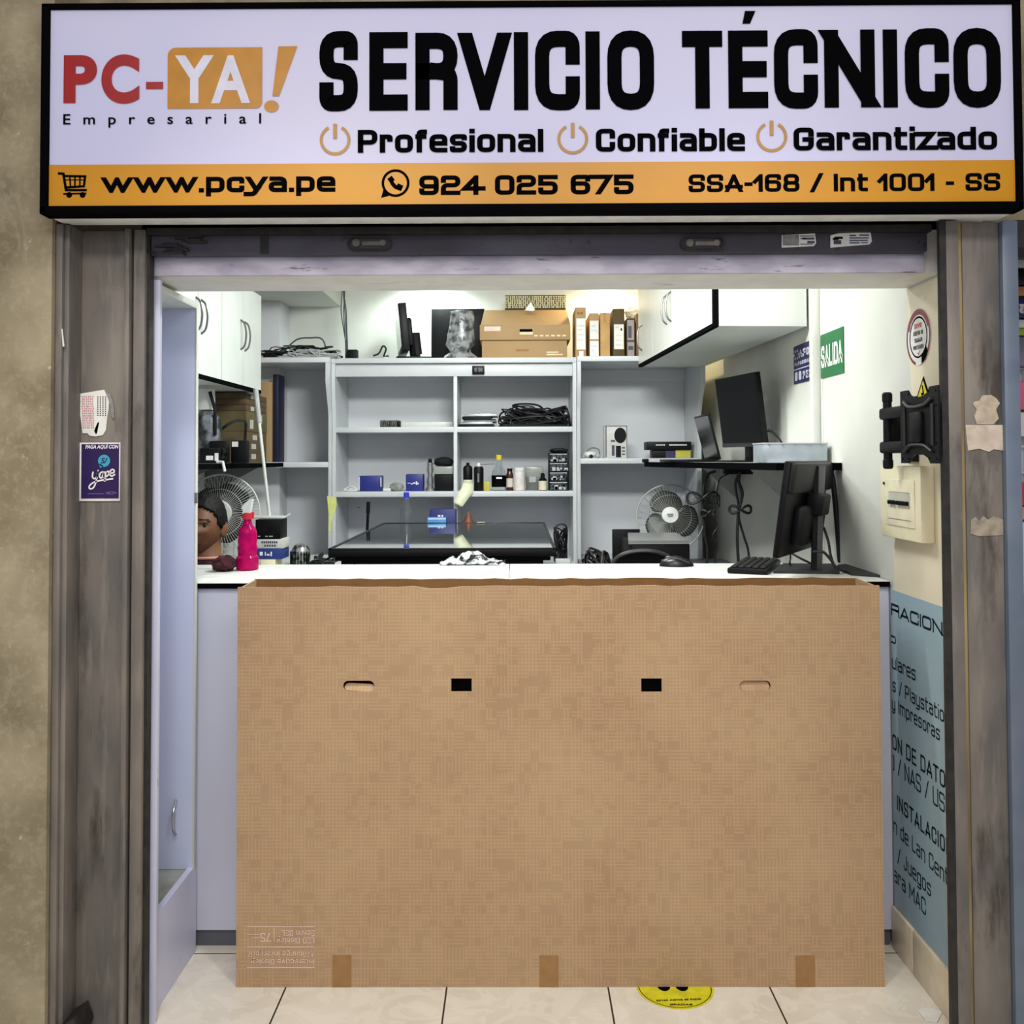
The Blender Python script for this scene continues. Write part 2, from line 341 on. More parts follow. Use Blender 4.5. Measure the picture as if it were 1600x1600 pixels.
def clip2(pg, lo, hi):
    for s_, lim in ((1, lo), (-1, hi)):
        out = []
        for i in range(len(pg)):
            a, b_ = pg[i-1], pg[i]; da, db = s_*(a[1]-lim), s_*(b_[1]-lim)
            if (da < 0) != (db < 0):
                t = da/(da-db); out.append((a[0]+(b_[0]-a[0])*t, lim))
            if db >= 0: out.append(b_)
        pg = out
        if not pg: break
    return pg
def ribbon(pts, t, r, closed, ext):
    """list of quads for a stroked 2d polyline with rounded corners"""
    P = [(p[0], p[1], (p[2] if len(p) > 2 else r)) for p in pts]; n = len(P); out = []
    for i, (x, y, rr) in enumerate(P):
        if (i in (0, n-1) and not closed) or rr == 0: out.append(Vector((x, y))); continue
        a = Vector(P[i-1][:2]); c = Vector(P[(i+1) % n][:2]); b_ = Vector((x, y))
        d1, d2 = (a-b_), (c-b_); q = min(rr, d1.length*.5, d2.length*.5)
        if q < 1e-9: out.append(b_); continue
        s0, s1 = b_+d1.normalized()*q, b_+d2.normalized()*q
        for k in range(6):
            u = k/5; out.append(s0*(1-u)**2+b_*2*u*(1-u)+s1*u*u)
    o2 = [out[0]]
    for p in out[1:]:
        if (p-o2[-1]).length > 1e-7: o2.append(p)
    out = o2; n = len(out)
    if not closed and n > 1:
        out[0] = out[0]+(out[0]-out[1]).normalized()*ext; out[-1] = out[-1]+(out[-1]-out[-2]).normalized()*ext
    Lf, Rg = [], []
    for i in range(n):
        d1 = (out[i]-out[i-1]) if (closed or i > 0) else None; d2 = (out[(i+1) % n]-out[i]) if (closed or i < n-1) else None
        d1 = d1.normalized() if d1 is not None else d2.normalized(); d2 = d2.normalized() if d2 is not None else d1
        n1 = Vector((-d1.y, d1.x)); n2 = Vector((-d2.y, d2.x)); mm = n1+n2
        if mm.length < 1e-6: mm = n1
        mm.normalize(); k = 1/max(.3, mm.dot(n1)); o_ = mm*(t/2*k)
        Lf.append(out[i]+o_); Rg.append(out[i]-o_)
    return [[Lf[i], Lf[(i+1) % n], Rg[(i+1) % n], Rg[i]] for i in range(n if closed else n-1)]
NUD = Vector((0, 0, 0))   # later strokes of a letter lie a hair in front of earlier ones
def stroke_glyph(mb, g, x0, x1, y0, H, t, Fm, r=None, k=1.0):
    W = (x1-x0)*k
    if r is None: r = t*.9
    gl = G[g]; cl = gl[2] if len(gl) > 2 else None
    for pi_, path in enumerate(gl[1]):
        closed = isinstance(path, tuple); pts = path[0] if closed else path
        q = [((t/2+max(W-t, 0)*p[0]), t/2+(H-t)*p[1])+tuple(p[2:]) for p in pts]
        for pg in ribbon(q, t, r, closed, t*1.2 if (cl and not closed) else t/2):
            pg = [(v[0], v[1]) for v in pg]
            if cl: pg = clip2(pg, cl[0]*H if cl[0] >= 0 else cl[0]*(H-t), t/2+(H-t)*cl[1]+t/2)
            if len(pg) > 2: mb.poly([Fm(x0+p[0]/k, y0+p[1])+NUD*pi_ for p in pg])
def stroke_text(mb, s, x0, x1, y0, H, t, Fm, gap=None, r=None, k=1.0, sub={}):
    if gap is None: gap = t*.55
    ws = [G[sub.get(ch, ch)][0] for ch in s]; n0 = sum(1 for v in ws if v == 0); tt = t/k
    u = ((x1-x0)-(len(s)-1)*gap-n0*tt)/max(sum(ws), 1e-6); x = x0
    for ch, v in zip(s, ws):
        wd = v*u if v else tt
        stroke_glyph(mb, sub.get(ch, ch), x, x+wd, y0, H, t, Fm, r, k); x += wd+gap
def bfont(mb, s, x0, x1, y0, y1, Fm, bold=0, shear=0, spacing=1, ref=None):
    """built-in font fitted into x0..x1, y0..y1"""
    cu = bpy.data.curves.new('t', 'FONT'); cu.body = s; cu.offset = bold; cu.shear = shear; cu.space_character = spacing
    ob = bpy.data.objects.new('t', cu); col.objects.link(ob)
    me = bpy.data.meshes.new_from_object(ob.evaluated_get(bpy.context.evaluated_depsgraph_get()))
    xs = [v.co.x for v in me.vertices]; ys = [v.co.y for v in me.vertices]
    a, b_, c, d = min(xs), max(xs), min(ys), max(ys)
    vs = [mb.bm.verts.new(Fm(x0+(v.co.x-a)/(b_-a)*(x1-x0), y0+(v.co.y-c)/(d-c)*(y1-y0))) for v in me.vertices]
    for p in me.polygons:
        try: mb.bm.faces.new([vs[i] for i in p.vertices])
        except ValueError: pass
    bpy.data.objects.remove(ob); bpy.data.curves.remove(cu); bpy.data.meshes.remove(me)
def circ(cx, cy, r, n=28, r2=None): return [(cx+r*math.cos(2*math.pi*i/n), cy+(r2 or r)*math.sin(2*math.pi*i/n)) for i in range(n)]
def stad(cx, cy, w_, h, n=8):
    out = []
    for sgn, c in ((1, cx+w_/2-h/2), (-1, cx-w_/2+h/2)):
        for i in range(n+1):
            a = -math.pi/2+math.pi*i/n; out.append((c+sgn*h/2*math.cos(a), cy+sgn*h/2*math.sin(a)))
    return out
def rrect(x0, x1, y0, y1, rs, n=6):
    """rs = radii bl, br, tr, tl"""
    out = []
    for (cx, cy, a0), r in zip(((x0, y0, 180), (x1, y0, 270), (x1, y1, 0), (x0, y1, 90)), rs):
        ox = cx+(r if cx == x0 else -r); oy = cy+(r if cy == y0 else -r)
        if r == 0: out.append((cx, cy)); continue
        for i in range(n+1):
            a = R(a0+90*i/n); out.append((ox+r*math.cos(a), oy+r*math.sin(a)))
    return out
# ================================================================== STRUCTURE
WX, BY, CZ, LX = 1.13, 5.75, 2.62, -1.65
FLOOR = mat('floor_tile', (226, 220, 206), .22, c2=(212, 205, 190), sc=5, lo=.4, hi=.7, detail=6)
over(FLOOR, math_node(FLOOR.node_tree, 'MULTIPLY', noise_fac(FLOOR, 7, .50, .53, detail=3, dist=2.2), .3), (240, 236, 226))
nt, b, mx, geo = nodes(FLOOR)
sp = nt.nodes.new('ShaderNodeSeparateXYZ'); nt.links.new(geo.outputs['Position'], sp.inputs[0])
def grout(s, off):
    a = math_node(nt, 'FRACT', math_node(nt, 'ADD', math_node(nt, 'MULTIPLY', math_node(nt, 'SUBTRACT', s, off), 1/.448), 40.5))
    return math_node(nt, 'LESS_THAN', math_node(nt, 'ABSOLUTE', math_node(nt, 'SUBTRACT', a, .5)), .0055)
over(FLOOR, math_node(nt, 'MAXIMUM', grout(sp.outputs['X'], .2475), grout(sp.outputs['Y'], 2.853)), (44, 40, 36))
struct('floor', B(-4, 4, -3, 6, -.1, 0), FLOOR)
struct('ceiling', B(-2, 1.6, 2.75, 6, CZ, CZ+.1), WALLP)
struct('wall_back', B(-2, 1.6, BY, BY+.15, 0, CZ), WALLP)
struct('wall_left', B(LX-.15, LX-.002, 2.50, BY, 0, CZ), WALLP)
struct('wall_right', B(WX, WX+.1, 2.49, BY, 0, CZ), WALLP)
# sheet on the near right wall, warm light painted into its colour
struct('wall_right_warm_light', MB().prism([(WX-.003, 2.49, 0), (WX-.003, 2.85, 0), (WX-.003, 2.85, 1.20), (WX-.003, 2.70, 1.55), (WX-.003, 2.73, 1.95), (WX-.003, 2.49, 1.95)], (.0035, 0, 0)), WARMW)
struct('wall_fascia', B(-2.4, 2.4, 2.50, 2.75, 2.07, 3.0), CONC)
struct('wall_lintel', B(-1.0, WX, 2.50, 2.735, 1.956, 2.10, .004), PLASTER)
struct('trim_1', B(-.968, 1.075, 2.488, 2.5005, 1.9545, 2.007, .002), LINT)
struct('wall_front_left', B(-2.6, -1.166, 2.36, 2.498, 0, 3.0), CONC)
struct('wall_front_right', B(1.231, 1.264, 2.491, 2.9, 0, 3.0), CONC)
# batten on the right wall
struct('trim_2', MB().box(1.10, WX, 3.52, 3.56, 0, CZ, .003).box(WX-.002, WX+.001, 3.495, 3.515, 0, CZ), WALLP)
# skirting tiles
sk = MB(); sk.box(WX-.012, WX, 2.49, 2.735, 0, .125, .002); sk.box(WX-.012, WX, 2.738, 2.885, 0, .125, .002)
struct('baseboard_right', sk, mat('skirting_tile', (222, 212, 190), .25, c2=(212, 200, 176)))
# soffit and column at the back left
struct('trim_3', B(-1.65, -1.07, 4.9, BY, 2.40, CZ, .003), WALLP)
struct('trim_4', B(-1.65, -1.385, 5.52, BY, 0, 2.40, .003), SHELFB)
# ------------------------------------------------------------------ steel door frame
def rail(name, boxes, label):
    m = MB()
    for bx in boxes: m.box(*bx)
    t = thing(name, label, 'door rail', ((boxes[0][0]+boxes[0][1])/2, boxes[0][2], 0))
    m.build('channel', STEEL, t); return t
tl = rail('shutter_guide_rail', [(-1.1645, -1.147, 2.375, 2.46, 0, 2.066, .003), (-1.147, -1.134, 2.385, 2.476, 0, 2.066, .002), (-1.134, -1.012, 2.455, 2.475, 0, 2.066, .001), (-1.012, -.998, 2.425, 2.458, 0, 2.066, .003), (-.992, -.962, 2.436, 2.475, 0, 2.066, .003)], 'worn grey steel shutter rail left of the shop opening, with a purple notice')
B(-.9985, -.9915, 2.445, 2.47, 0, 2.066).build('slot', STEELD, tl, )
B(-.963, -.955, 2.45, 2.48, 0, 2.066).build('slot', STEELD, tl)
MB().prism([(-1.163, 2.37, .0), (-1.10, 2.37, 0), (-1.085, 2.37, .05), (-1.10, 2.37, .09), (-1.163, 2.37, .05)], (0, .08, 0)).build('foot_bracket', STEELD, tl)
trr = rail('shutter_guide_rail', [(1.085, 1.118, 2.385, 2.42, 0, 2.066, .003), (1.1175, 1.1335, 2.461, 2.492, 0, 2.066, .001), (1.133, 1.2265, 2.40, 2.46, 0, 2.066, .003)], 'worn grey steel shutter rail right of the shop opening, with peeled paper patches')
B(1.0695, 1.086, 2.385, 2.40, 0, 2.066).build('slot', STEELD, trr)
B(1.1175, 1.1265, 2.42, 2.462, 0, 2.066).build('slot', STEELD, trr)
B(1.1255, 1.134, 2.405, 2.462, 0, 2.066).build('yellowed_edge', mat('yellowed_edge', (176, 154, 104), .6, c2=(120, 104, 76), sc=14, stretch=(1, 1, .2)), trr)
sps = thing('steel_post', 'blue grey steel post at the right edge of the photo beside the neighbour shop', 'post', (1.247, 2.40, 0))
B(1.2275, 1.268, 2.385, 2.49, 0, 2.066, .004).build('post', BLUESTEEL, sps)
# ------------------------------------------------------------------ rolled shutter bottom bar
sb = thing('roller_shutter', 'dark grey roller shutter bottom bar rolled up above the opening', 'shutter', (0, 2.46, 2.0))
m = MB(); m.box(-.955, 1.07, 2.455, 2.487, 2.002, 2.056, .004); m.build('bottom_bar', BAR, sb)
B(-.96, 1.075, 2.44, 2.495, 2.052, 2.07).build('bar_lip', STEELD, sb)
B(-.667, -.648, 2.45, 2.458, 2.003, 2.054).build('joint_strip', STEELD, sb)
for px, nm in ((577, 0), (1098, 1)):
    a = PY(px, 380, 2.45)
    Fm = lambda u, v, a=a: Vector((a.x+u, 2.4555, a.z+v))
    lt = MB().plate(stad(0, 0, .118, .040), [stad(0, 0, .104, .028)], Fm, (0, -.006, 0)).build('lock_plate', STEELD, sb)
    k = MB(); k.lathe([(.010, 0), (.010, .012), (.006, .014)], (a.x-.034, 2.456, a.z), 14, Matrix.Rotation(R(90), 3, 'X'))
    k.box(a.x-.02, a.x+.035, 2.447, 2.456, a.z-.006, a.z+.006, .003); k.lathe([(.008, 0), (.008, .01)], (a.x+.036, 2.456, a.z), 12, Matrix.Rotation(R(90), 3, 'X'))
    k.build('bolt', STEEL, lt)
rng = random.Random(3); k = MB()
for i in range(9):
    x = -.945+rng.random()*.085; z = 2.006+i*.0052; k.box(x, x+.03+rng.random()*.05, 2.446, 2.458, z, z+.006, .002)
k.tube(spline([(-.96, 2.45, 2.01), (-.92, 2.44, 2.003), (-.88, 2.45, 2.01), (-.86, 2.45, 2.0)]), .003)
k.build('end_bracket', STEELD, sb)
def notice(name, px0, py0, px1, py1, Y, label, tilt, marks):
    a, b_, c, d = rect(px0, py0, px1, py1, Y); t = thing(name, label, 'sticker', ((a+b_)/2, Y, c))
    j = (d-c)*tilt
    MB().prism([(a, Y, c), (b_-.006, Y, c+j), (b_, Y, c+j+.008), (b_-.003, Y, d), (a+.02, Y, d-.003), (a+.001, Y, d-j)], (0, -.0015, 0)).build('sheet', PAPER, t)
    for nm, mt, rs in marks:
        mb = MB()
        for (u0, v0, u1, v1) in rs: mb.box(a+(b_-a)*u0, a+(b_-a)*u1, Y-.0022, Y-.0014, c+(d-c)*v0, c+(d-c)*v1)
        mb.build(nm, mt, t)
    return t
greyink = mat('grey_ink', (70, 72, 92), .6); blueink = mat('blue_ink', (60, 60, 104), .6); greyw = mat('dirty_paper', (150, 146, 148), .8, c2=(120, 118, 122), sc=60)
notice('notice_sticker', 1221, 365, 1275, 387, 2.4548, 'torn grey sticker on the shutter bar, left of the two stickers there', .1, [('torn_area', greyw, [(.03, .15, .5, .9)]), ('printed_lines', greyink, [(.54, .78, .95, .84), (.6, .56, .95, .7), (.54, .6, .7, .66), (.74, .3, .95, .46), (.54, .2, .9, .26)])])
notice('notice_sticker', 1297, 363, 1362, 387, 2.4548, 'white sticker with a dark roof picture on the shutter bar, right of the torn one', .2, [('roof_picture', INK, [(.06, .5, .2, .62), (.1, .56, .3, .7)]), ('house_picture', greyink, [(.08, .22, .26, .48)]), ('printed_lines', blueink, [(.46, .74, .62, .82), (.7, .76, .93, .84), (.46, .58, .92, .66), (.46, .42, .9, .5), (.46, .27, .7, .34), (.74, .28, .9, .34)])])
# ------------------------------------------------------------------ sign over the opening
SY = 2.29
sg = thing('shop_sign', 'long shop sign with black lettering and a yellow band above the opening', 'sign', (.03, SY, 2.068))
x0, x1, z0, z1 = -1.1645, 1.2345, 2.0685, 2.59
m = MB(); m.box(x0, x1, SY, SY+.05, z0, z0+.0205, .003); m.box(x0, x1, SY, SY+.05, z1-.0125, z1, .003)
m.box(x0, x0+.0185, SY, SY+.05, z0, z1, .003); m.box(x1-.0165, x1, SY, SY+.05, z0, z1, .003); m.build('frame', INK, sg)
B(x0+.01, x1-.01, SY+.05, SY+.115, z0+.0006, z1, .002).build('box', mat('sign_tray', (236, 236, 234), .5), sg)
B(x0+.017, x1-.015, SY+.012, SY+.03, z0+.019, z1-.011).build('face', SIGNW, sg)
zb = 2.1925
B(x0+.0175, x1-.0155, SY+.0105, SY+.013, z0+.0195, zb).build('yellow_band', SIGNY, sg)
TY = SY+.0095; NUD = Vector((0, -.0004, 0))
def SP(px, py): v = PY(px, py, TY); return v
def sx_(px, py=160): return PY(px, py, TY).x
def sz_(py, px=800): return PY(px, py, TY).z
Fs = lambda u, v: Vector((u, TY, v))
T = 26*TY/F
heads = [('S', 499, 559, 48.5, 174), ('E', 577, 637, 50, 173), ('R', 649, 715, 51, 172), ('V', 718.5, 796, 51, 172), ('I', 803, 826, 50, 172), ('C', 836, 906, 48, 172.5), ('I', 915, 938, 49, 171), ('O', 949, 1022, 47.5, 172),
         ('T', 1066, 1129, 48, 169.5), ('E', 1138, 1200, 47.5, 169), ('C', 1209.5, 1278, 45.5, 170), ('N', 1288, 1367, 46.5, 168), ('I', 1380, 1403.5, 46, 168), ('C', 1414, 1483, 44, 168.5), ('O', 1490, 1564, 43.5, 168.5)]
hd = MB()
for i, (g, a, b_, t0, t1) in enumerate(heads):
    if i == 8: hd.build('headline_word', INK, sg); hd = MB()
    mid = (a+b_)/2; stroke_glyph(hd, g, sx_(a, 110), sx_(b_, 110), sz_(t1, mid), sz_(t0, mid)-sz_(t1, mid), T, Fs, r=T*1.15, k=26/22.5)
hd.poly([SP(1160, 37), SP(1172, 37), SP(1180.5, 17), SP(1164, 17)])
hd.build('headline_word', INK, sg)
hh = 36.5*TY/F
for s, a, b_, base in (('Profesional', 559, 849, 238), ('Confiable', 931, 1164, 236.5), ('Garantizado', 1240, 1558, 234.5)):
    mb = MB(); stroke_text(mb, s, sx_(a, 215), sx_(b_, 215), sz_(base, (a+b_)/2), hh, 7.4*TY/F, Fs, gap=3.6*TY/F, k=.85); mb.build('subtitle_word', INK, sg)
for s, a, b_, base in (('www.pcya.pe', 159, 524, 300.5), ('924 025 675', 655, 990, 304), ('SSA-168 / Int 1001 - SS', 1076, 1563, 299)):
    mb = MB(); stroke_text(mb, s, sx_(a, 288), sx_(b_, 288), sz_(base, (a+b_)/2), (31 if s[0] != 'S' else 28)*TY/F, (6.8 if s[0] != 'S' else 5.6)*TY/F, Fs, gap=3.2*TY/F, k=.84, sub={'y': 'yv'}); mb.build('band_line', INK, sg)
for cx, cy, r in ((523.5, 218.5, 22), (895, 217, 22), (1206, 213.5, 22)):
    mb = MB(); c = SP(cx, cy); rr = r*TY/F
    pts = [(c.x+rr*math.sin(a), c.z+rr*math.cos(a)) for a in [R(28+i*304/30) for i in range(31)]]
    for pg in ribbon(pts, 4.6*TY/F, 0, False, 0): mb.poly([Fs(*p) for p in pg])
    mb.box(c.x-2.9*TY/F, c.x+2.9*TY/F, TY-.0005, TY+.0005, c.z+2*TY/F, c.z+25.5*TY/F); mb.build('power_symbol', SIGNG, sg)
mb = MB()   # shopping cart symbol
P_ = lambda x, y: (SP(x, y).x, SP(x, y).z)
for pts, tk in (([(92, 271), (99, 271.5), (103, 297), (134, 297)], 4), ([(99, 275), (133, 275.5), (131, 291), (102, 293)], 3.6), ([(101, 281), (132, 281)], 1.6), ([(109, 276), (110, 291)], 2.4), ([(117, 276), (117, 291)], 2.4), ([(125, 276), (124.5, 291)], 2.4), ([(100, 303), (134, 302)], 2.6)):
    for pg in ribbon([P_(*p) for p in pts], tk*TY/F, 0, False, tk*.4*TY/F): mb.poly([Fs(*p) for p in pg])
for cx in (108, 129): mb.poly([Fs(*p) for p in circ(*P_(cx, 304.5), 4.6*TY/F)])
mb.build('cart_symbol', INK, sg)
mb = MB(); c = P_(618, 286); rr = 20*TY/F   # phone bubble symbol
for pg in ribbon(circ(*c, rr, 36), 4*TY/F, 0, True, 0): mb.poly([Fs(*p) for p in pg])
mb.poly([Fs(*P_(595.5, 309)), Fs(*P_(599, 296)), Fs(*P_(609, 305.5))])
for pg in ribbon([P_(*p) for p in ((610, 279), (612.5, 286), (617.5, 292), (626, 295))], 6.2*TY/F, 3*TY/F, False, 1.5*TY/F): mb.poly([Fs(*p) for p in pg])
for a, b_ in (((608.5, 277), (613.5, 283.5)), ((620, 290), (628.5, 294))):
    for pg in ribbon([P_(*a), P_(*b_)], 8.5*TY/F, 0, False, 0): mb.poly([Fs(*p) for p in pg])
mb.build('phone_symbol', INK, sg)
# logo
mb = MB()
bfont(mb, 'P', sx_(99), sx_(151), sz_(161, 130), sz_(86, 130), Fs, bold=.045); bfont(mb, 'C', sx_(158), sx_(217.5), sz_(162, 180), sz_(85, 180), Fs, bold=.045)
mb.box(sx_(228), sx_(254.5), TY-.0004, TY+.0004, sz_(139, 240), sz_(128, 240)); mb.build('logo_lettering', SIGNR, sg)
lb = MB(); a, b_, c, d = sx_(261.5), sx_(409.5), sz_(169.5, 330), sz_(74, 330)
lb.poly([Vector((u, TY+.0003, v)) for u, v in rrect(a, b_, c, d, (0, .016, 0, .02))])
lb.poly([Vector(SP(*p)) for p in ((435, 72.5), (464.5, 72), (436, 150), (425.5, 150))])
lb.poly([Fs(*p) for p in circ(*P_(424, 166), 11.5*TY/F, 24, 9.5*TY/F)]); lb.build('logo_tile', SIGNO, sg)
mb = MB(); Fs2 = lambda u, v: Vector((u, TY-.0006, v))
bfont(mb, 'Y', sx_(273), sx_(334), sz_(161.5, 300), sz_(86.5, 300), Fs2, bold=.03); bfont(mb, 'A', sx_(330), sx_(391), sz_(161.5, 360), sz_(86.5, 360), Fs2, bold=.03)
mb.build('logo_tile_lettering', SIGNT, sg)
mb = MB(); bfont(mb, 'Empresarial', sx_(99), sx_(408), sz_(199, 250), sz_(177.5, 250), Fs, bold=.012, spacing=2.4); mb.build('logo_subtitle', INK, sg)
NUD = Vector((0, 0, 0))
# ------------------------------------------------------------------ notices on the left rail
t = thing('payment_notice', 'purple payment notice with white script on the left steel rail', 'sign', (-1.055, 2.438, 1.41))
a, b_, c, d = rect(123, 691.5, 188, 783, 2.452)
B(a, b_, 2.4512, 2.4545, c, d, .001).build('white_border', WHITEP, t)
B(a+.0075, b_-.003, 2.4500, 2.4514, c+.007, d-.004).build('purple_sheet', PURPLE, t)
Y = 2.4495; Fy = lambda u, v: Vector((u, Y, v)); U = lambda px: PY(px, 735, Y).x; V = lambda py: PY(155, py, Y).z
mb = MB(); bfont(mb, 'PAGA AQUÍ CON', U(133), U(185), V(702), V(693.5), Fy, bold=.035, shear=.2); mb.build('heading', WHITEP, t); mb = MB()
for pts, tk in (([(145.5, 737), (144.5, 745), (148, 748), (152, 744), (153.5, 736), (150, 753), (146, 762), (140.5, 763.5), (140, 759), (146, 754), (156, 751), (177, 748)], 2.4),
                ([(161.5, 737), (157, 739), (155.5, 745), (159, 746.5), (162, 740), (162, 746)], 2.3), ([(163.4, 736.5), (162.2, 743), (163.4, 747.5)], 2.3), ([(165.5, 737), (163.5, 752.5)], 2.3), ([(165.5, 738), (169.5, 736.5), (170, 741), (166, 745)], 2.3), ([(172, 740), (178, 738), (177.5, 734), (173.5, 734.5), (171.5, 740.5), (174.5, 744), (180, 741)], 2.3)):
    q = [(p.x, p.y) for p in spline([(U(p[0]), V(p[1]), 0) for p in pts], 5)]
    for pg in ribbon(q, tk*Y/F, 0, False, 0): mb.poly([Fy(*p) for p in pg])
mb.build('white_lettering', WHITEP, t)
mb = MB(); mb.poly([Fy(*p) for p in circ(U(162.5), V(720), 9.5*Y/F)]); mb.poly([Fy(U(155), V(724)), Fy(U(162), V(728.5)), Fy(U(156), V(731))]); mb.build('speech_bubble', CYAN, t)
mb = MB(); Y -= .0006; bfont(mb, 'S/', U(157.5), U(168), V(724), V(715.5), Fy, bold=.02, shear=.2); mb.build('bubble_lettering', PURPLE, t)
mb = MB(); mb.box(U(137), U(162), Y-.0002, Y+.0003, V(772), V(771)); bfont(mb, '>BCP>', U(165), U(182.5), V(773), V(768), Fy, bold=.02); mb.build('small_lettering', mat('lilac_print', (128, 92, 170), .5), t)
t = thing('torn_leaflet', 'torn red and white printed leaflet stuck above the purple notice', 'leaflet', (-1.06, 2.438, 1.59))
Y = 2.4540; Q = lambda px, py, dy=0: PY(px, py, Y-dy)
MB().prism([Q(*p) for p in ((121, 616), (145, 612), (163, 609), (170, 614), (174, 619), (171, 628), (170, 640), (168, 652), (166, 672), (161, 680), (150, 682), (141, 681), (137, 677), (129.5, 677), (126, 650))], (0, -.002, 0)).build('sheet', PAPER, t)
MB().prism([Q(*p) for p in ((164, 609), (174, 617), (179, 635), (179, 655), (175, 650), (173, 632), (168, 618))], (0, -.004, 0)).build('torn_flap', greyw, t)
mb = MB(); rng = random.Random(8)
for i in range(6):
    for j in range(14):
        px, py = 127+i*3.2+rng.random(), 621+j*3.7
        p = Q(px+j*.12, py, .0025); mb.box(p.x, p.x+.0034, p.y-.0003, p.y+.0003, p.z, p.z+.004)
mb.build('red_print', mat('faded_red', (206, 150, 158), .7), t)
mb = MB()
for i in range(4):
    for j in range(10):
        p = Q(152+i*4, 621+j*3.2, .0025); mb.box(p.x, p.x+.0028, p.y-.0003, p.y+.0003, p.z, p.z+.0026)
mb.poly([Q(*p, .0028) for p in ((152, 661), (155, 659), (152, 675), (150, 679), (147, 673))]); mb.build('black_print', INK, t)
single(MB().prism([PY(*p, 2.374) for p in ((96.5, 514), (98, 514), (101, 541), (98.5, 542))], (0, -.002, 0)), 'tape_scrap', PAPER, 'short white tape scrap on the outer edge of the left rail', 'tape')
# peeled paper on the right rail
def peel(pts, label, m):
    single(MB().prism([PY(*p, 2.3995) for p in pts], (0, -.0015, 0)), 'peeled_sticker', m, label, 'sticker', 'peeled paper patches on the right rail')
PEEL = mat('peeled_paper', (190, 176, 156), .8, c2=(166, 152, 134), sc=40)
peel(((1521, 628), (1530, 626), (1534, 618), (1548, 617), (1556, 622), (1562, 630), (1556, 640), (1560, 654), (1552, 663), (1526, 663), (1522, 650), (1526, 640), (1520, 632)), 'ragged beige paper patch, topmost on the right rail', PEEL)
peel(((1508, 664), (1566, 664), (1567, 704), (1552, 702), (1545, 706), (1530, 701), (1512, 704)), 'wide beige paper patch with purple bottom edge on the right rail', mat('peeled_paper_pale', (204, 190, 172), .8, c2=(180, 164, 150), sc=30))
peel(((1517, 812), (1524, 808), (1530, 814), (1536, 806), (1544, 812), (1552, 806), (1567, 812), (1567, 836), (1530, 838), (1516, 834)), 'lowest torn beige patch on the right rail', mat('peeled_paper_thin', (164, 152, 134), .8, c2=(132, 122, 110), sc=40))
# ================================================================== BIG CARTON IN THE DOORWAY
XL, XR, YB, YR, ZT = -.7874, 1.0149, 2.6719, 2.85, 1.111
bx = thing('cardboard_box', 'huge open brown cardboard box standing upright in front of the counter', 'box', (.11, 2.76, 0))
TH = .006
rng = random.Random(5)
def edge(n, z, amp): return [z-amp*rng.random() for _ in range(n+1)]
top = [(XL+(XR-XL)*i/40, ZT-.0035*rng.random()+(-.006 if 12 <= i <= 13 else 0)) for i in range(41)]
Ff = lambda u, v: Vector((u, YB, v))
def px_front(px, py): v = PY(px, py, YB); return v.x, v.z
out = [(XL, .0), (XR, 0)]+top[::-1]
holes = []
for px, py in ((560.5, 1072), (1180, 1072)): holes.append(stad(*px_front(px, py), .088, .030))
for a, b_ in (((705, 1081), (737, 1060)), ((1002, 1081.5), (1034, 1060))):
    p, q = px_front(*a), px_front(*b_); holes.append([(p[0], p[1]), (q[0], p[1]), (q[0], q[1]), (p[0], q[1])])
MB().plate(out, holes, Ff, (0, TH, 0)).build('front_panel', CARD, bx, ang=30)
topb = [(XL+(XR-XL)*i/40, ZT-.004*rng.random()) for i in range(41)]
MB().plate([(XL, 0), (XR, 0)]+topb[::-1], [], lambda u, v: Vector((u, YR-TH, v)), (0, TH, 0)).build('rear_panel', CARDI, bx)
for x, s_ in ((XL, 1), (XR, -1)):
    m = MB(); pts = [(x, YB+TH, 0), (x, YR-TH, 0), (x, YR-TH, ZT-.003), (x+s_*.012, (YB+YR)/2, ZT-.004), (x, YB+TH, ZT-.002)]
    m.prism([(x, YB+TH, 0), (x, YR-TH, 0), (x, YR-TH, ZT-.003), (x, YB+TH*6, ZT-.006), (x, YB+TH, ZT-.002)], (s_*TH, 0, 0)); m.build('side_panel', CARD, bx)
B(XL+TH, XR-TH, YB+TH, YR-TH, 0, TH).build('bottom', CARTOND, bx)
for (px, py), rot, nm in (((560.5, 1072), 40, 0), ((1180, 1072), 16, 1)):   # pushed-in flaps of the hand slots
    cx, cz = px_front(px, py)
    Mx = Matrix.Translation((cx, YB+.004, cz-.014)) @ Matrix.Rotation(R(-rot), 4, 'X') @ Matrix.Rotation(R(3 if nm == 0 else 0), 4, 'Y')
    MB().plate(stad(0, .013 if nm else .011, .084, .027 if nm else .023), [], lambda u, v: Mx @ Vector((u, 0, v)), Mx.to_3x3() @ Vector((0, .003, 0))).build('slot_flap', CARD, bx)
B(XL+.2, XR-.2, YB+.09, YB+.10, .6, .95).build('inner_sheet', mat('dark_sheet', (14, 10, 12), .9), bx)  # near-black sheet standing behind the front holes
for a, b_, c in ((519.5, 549, 1492), (843, 872.5, 1493), (1243.5, 1273, 1493)):
    p, q = px_front(a, 1542), px_front(b_, c); B(p[0], q[0], YB-.0008, YB+.0004, 0.001, q[1]).build('packing_tape', TAPE, bx)
Fq = lambda u, v: Vector((u, YB-.0012, v))
mb = MB()
for py in (1448, 1479.5, 1511.5):
    p, q = px_front(386, py), px_front(491.5, py); mb.box(p[0], q[0], YB-.0013, YB-.0003, p[1]-.001, p[1]+.001)
p, q = px_front(428.5, 1471.5), px_front(428.5, 1449); mb.box(p[0]-.0008, p[0]+.0008, YB-.0013, YB-.0003, p[1], q[1])
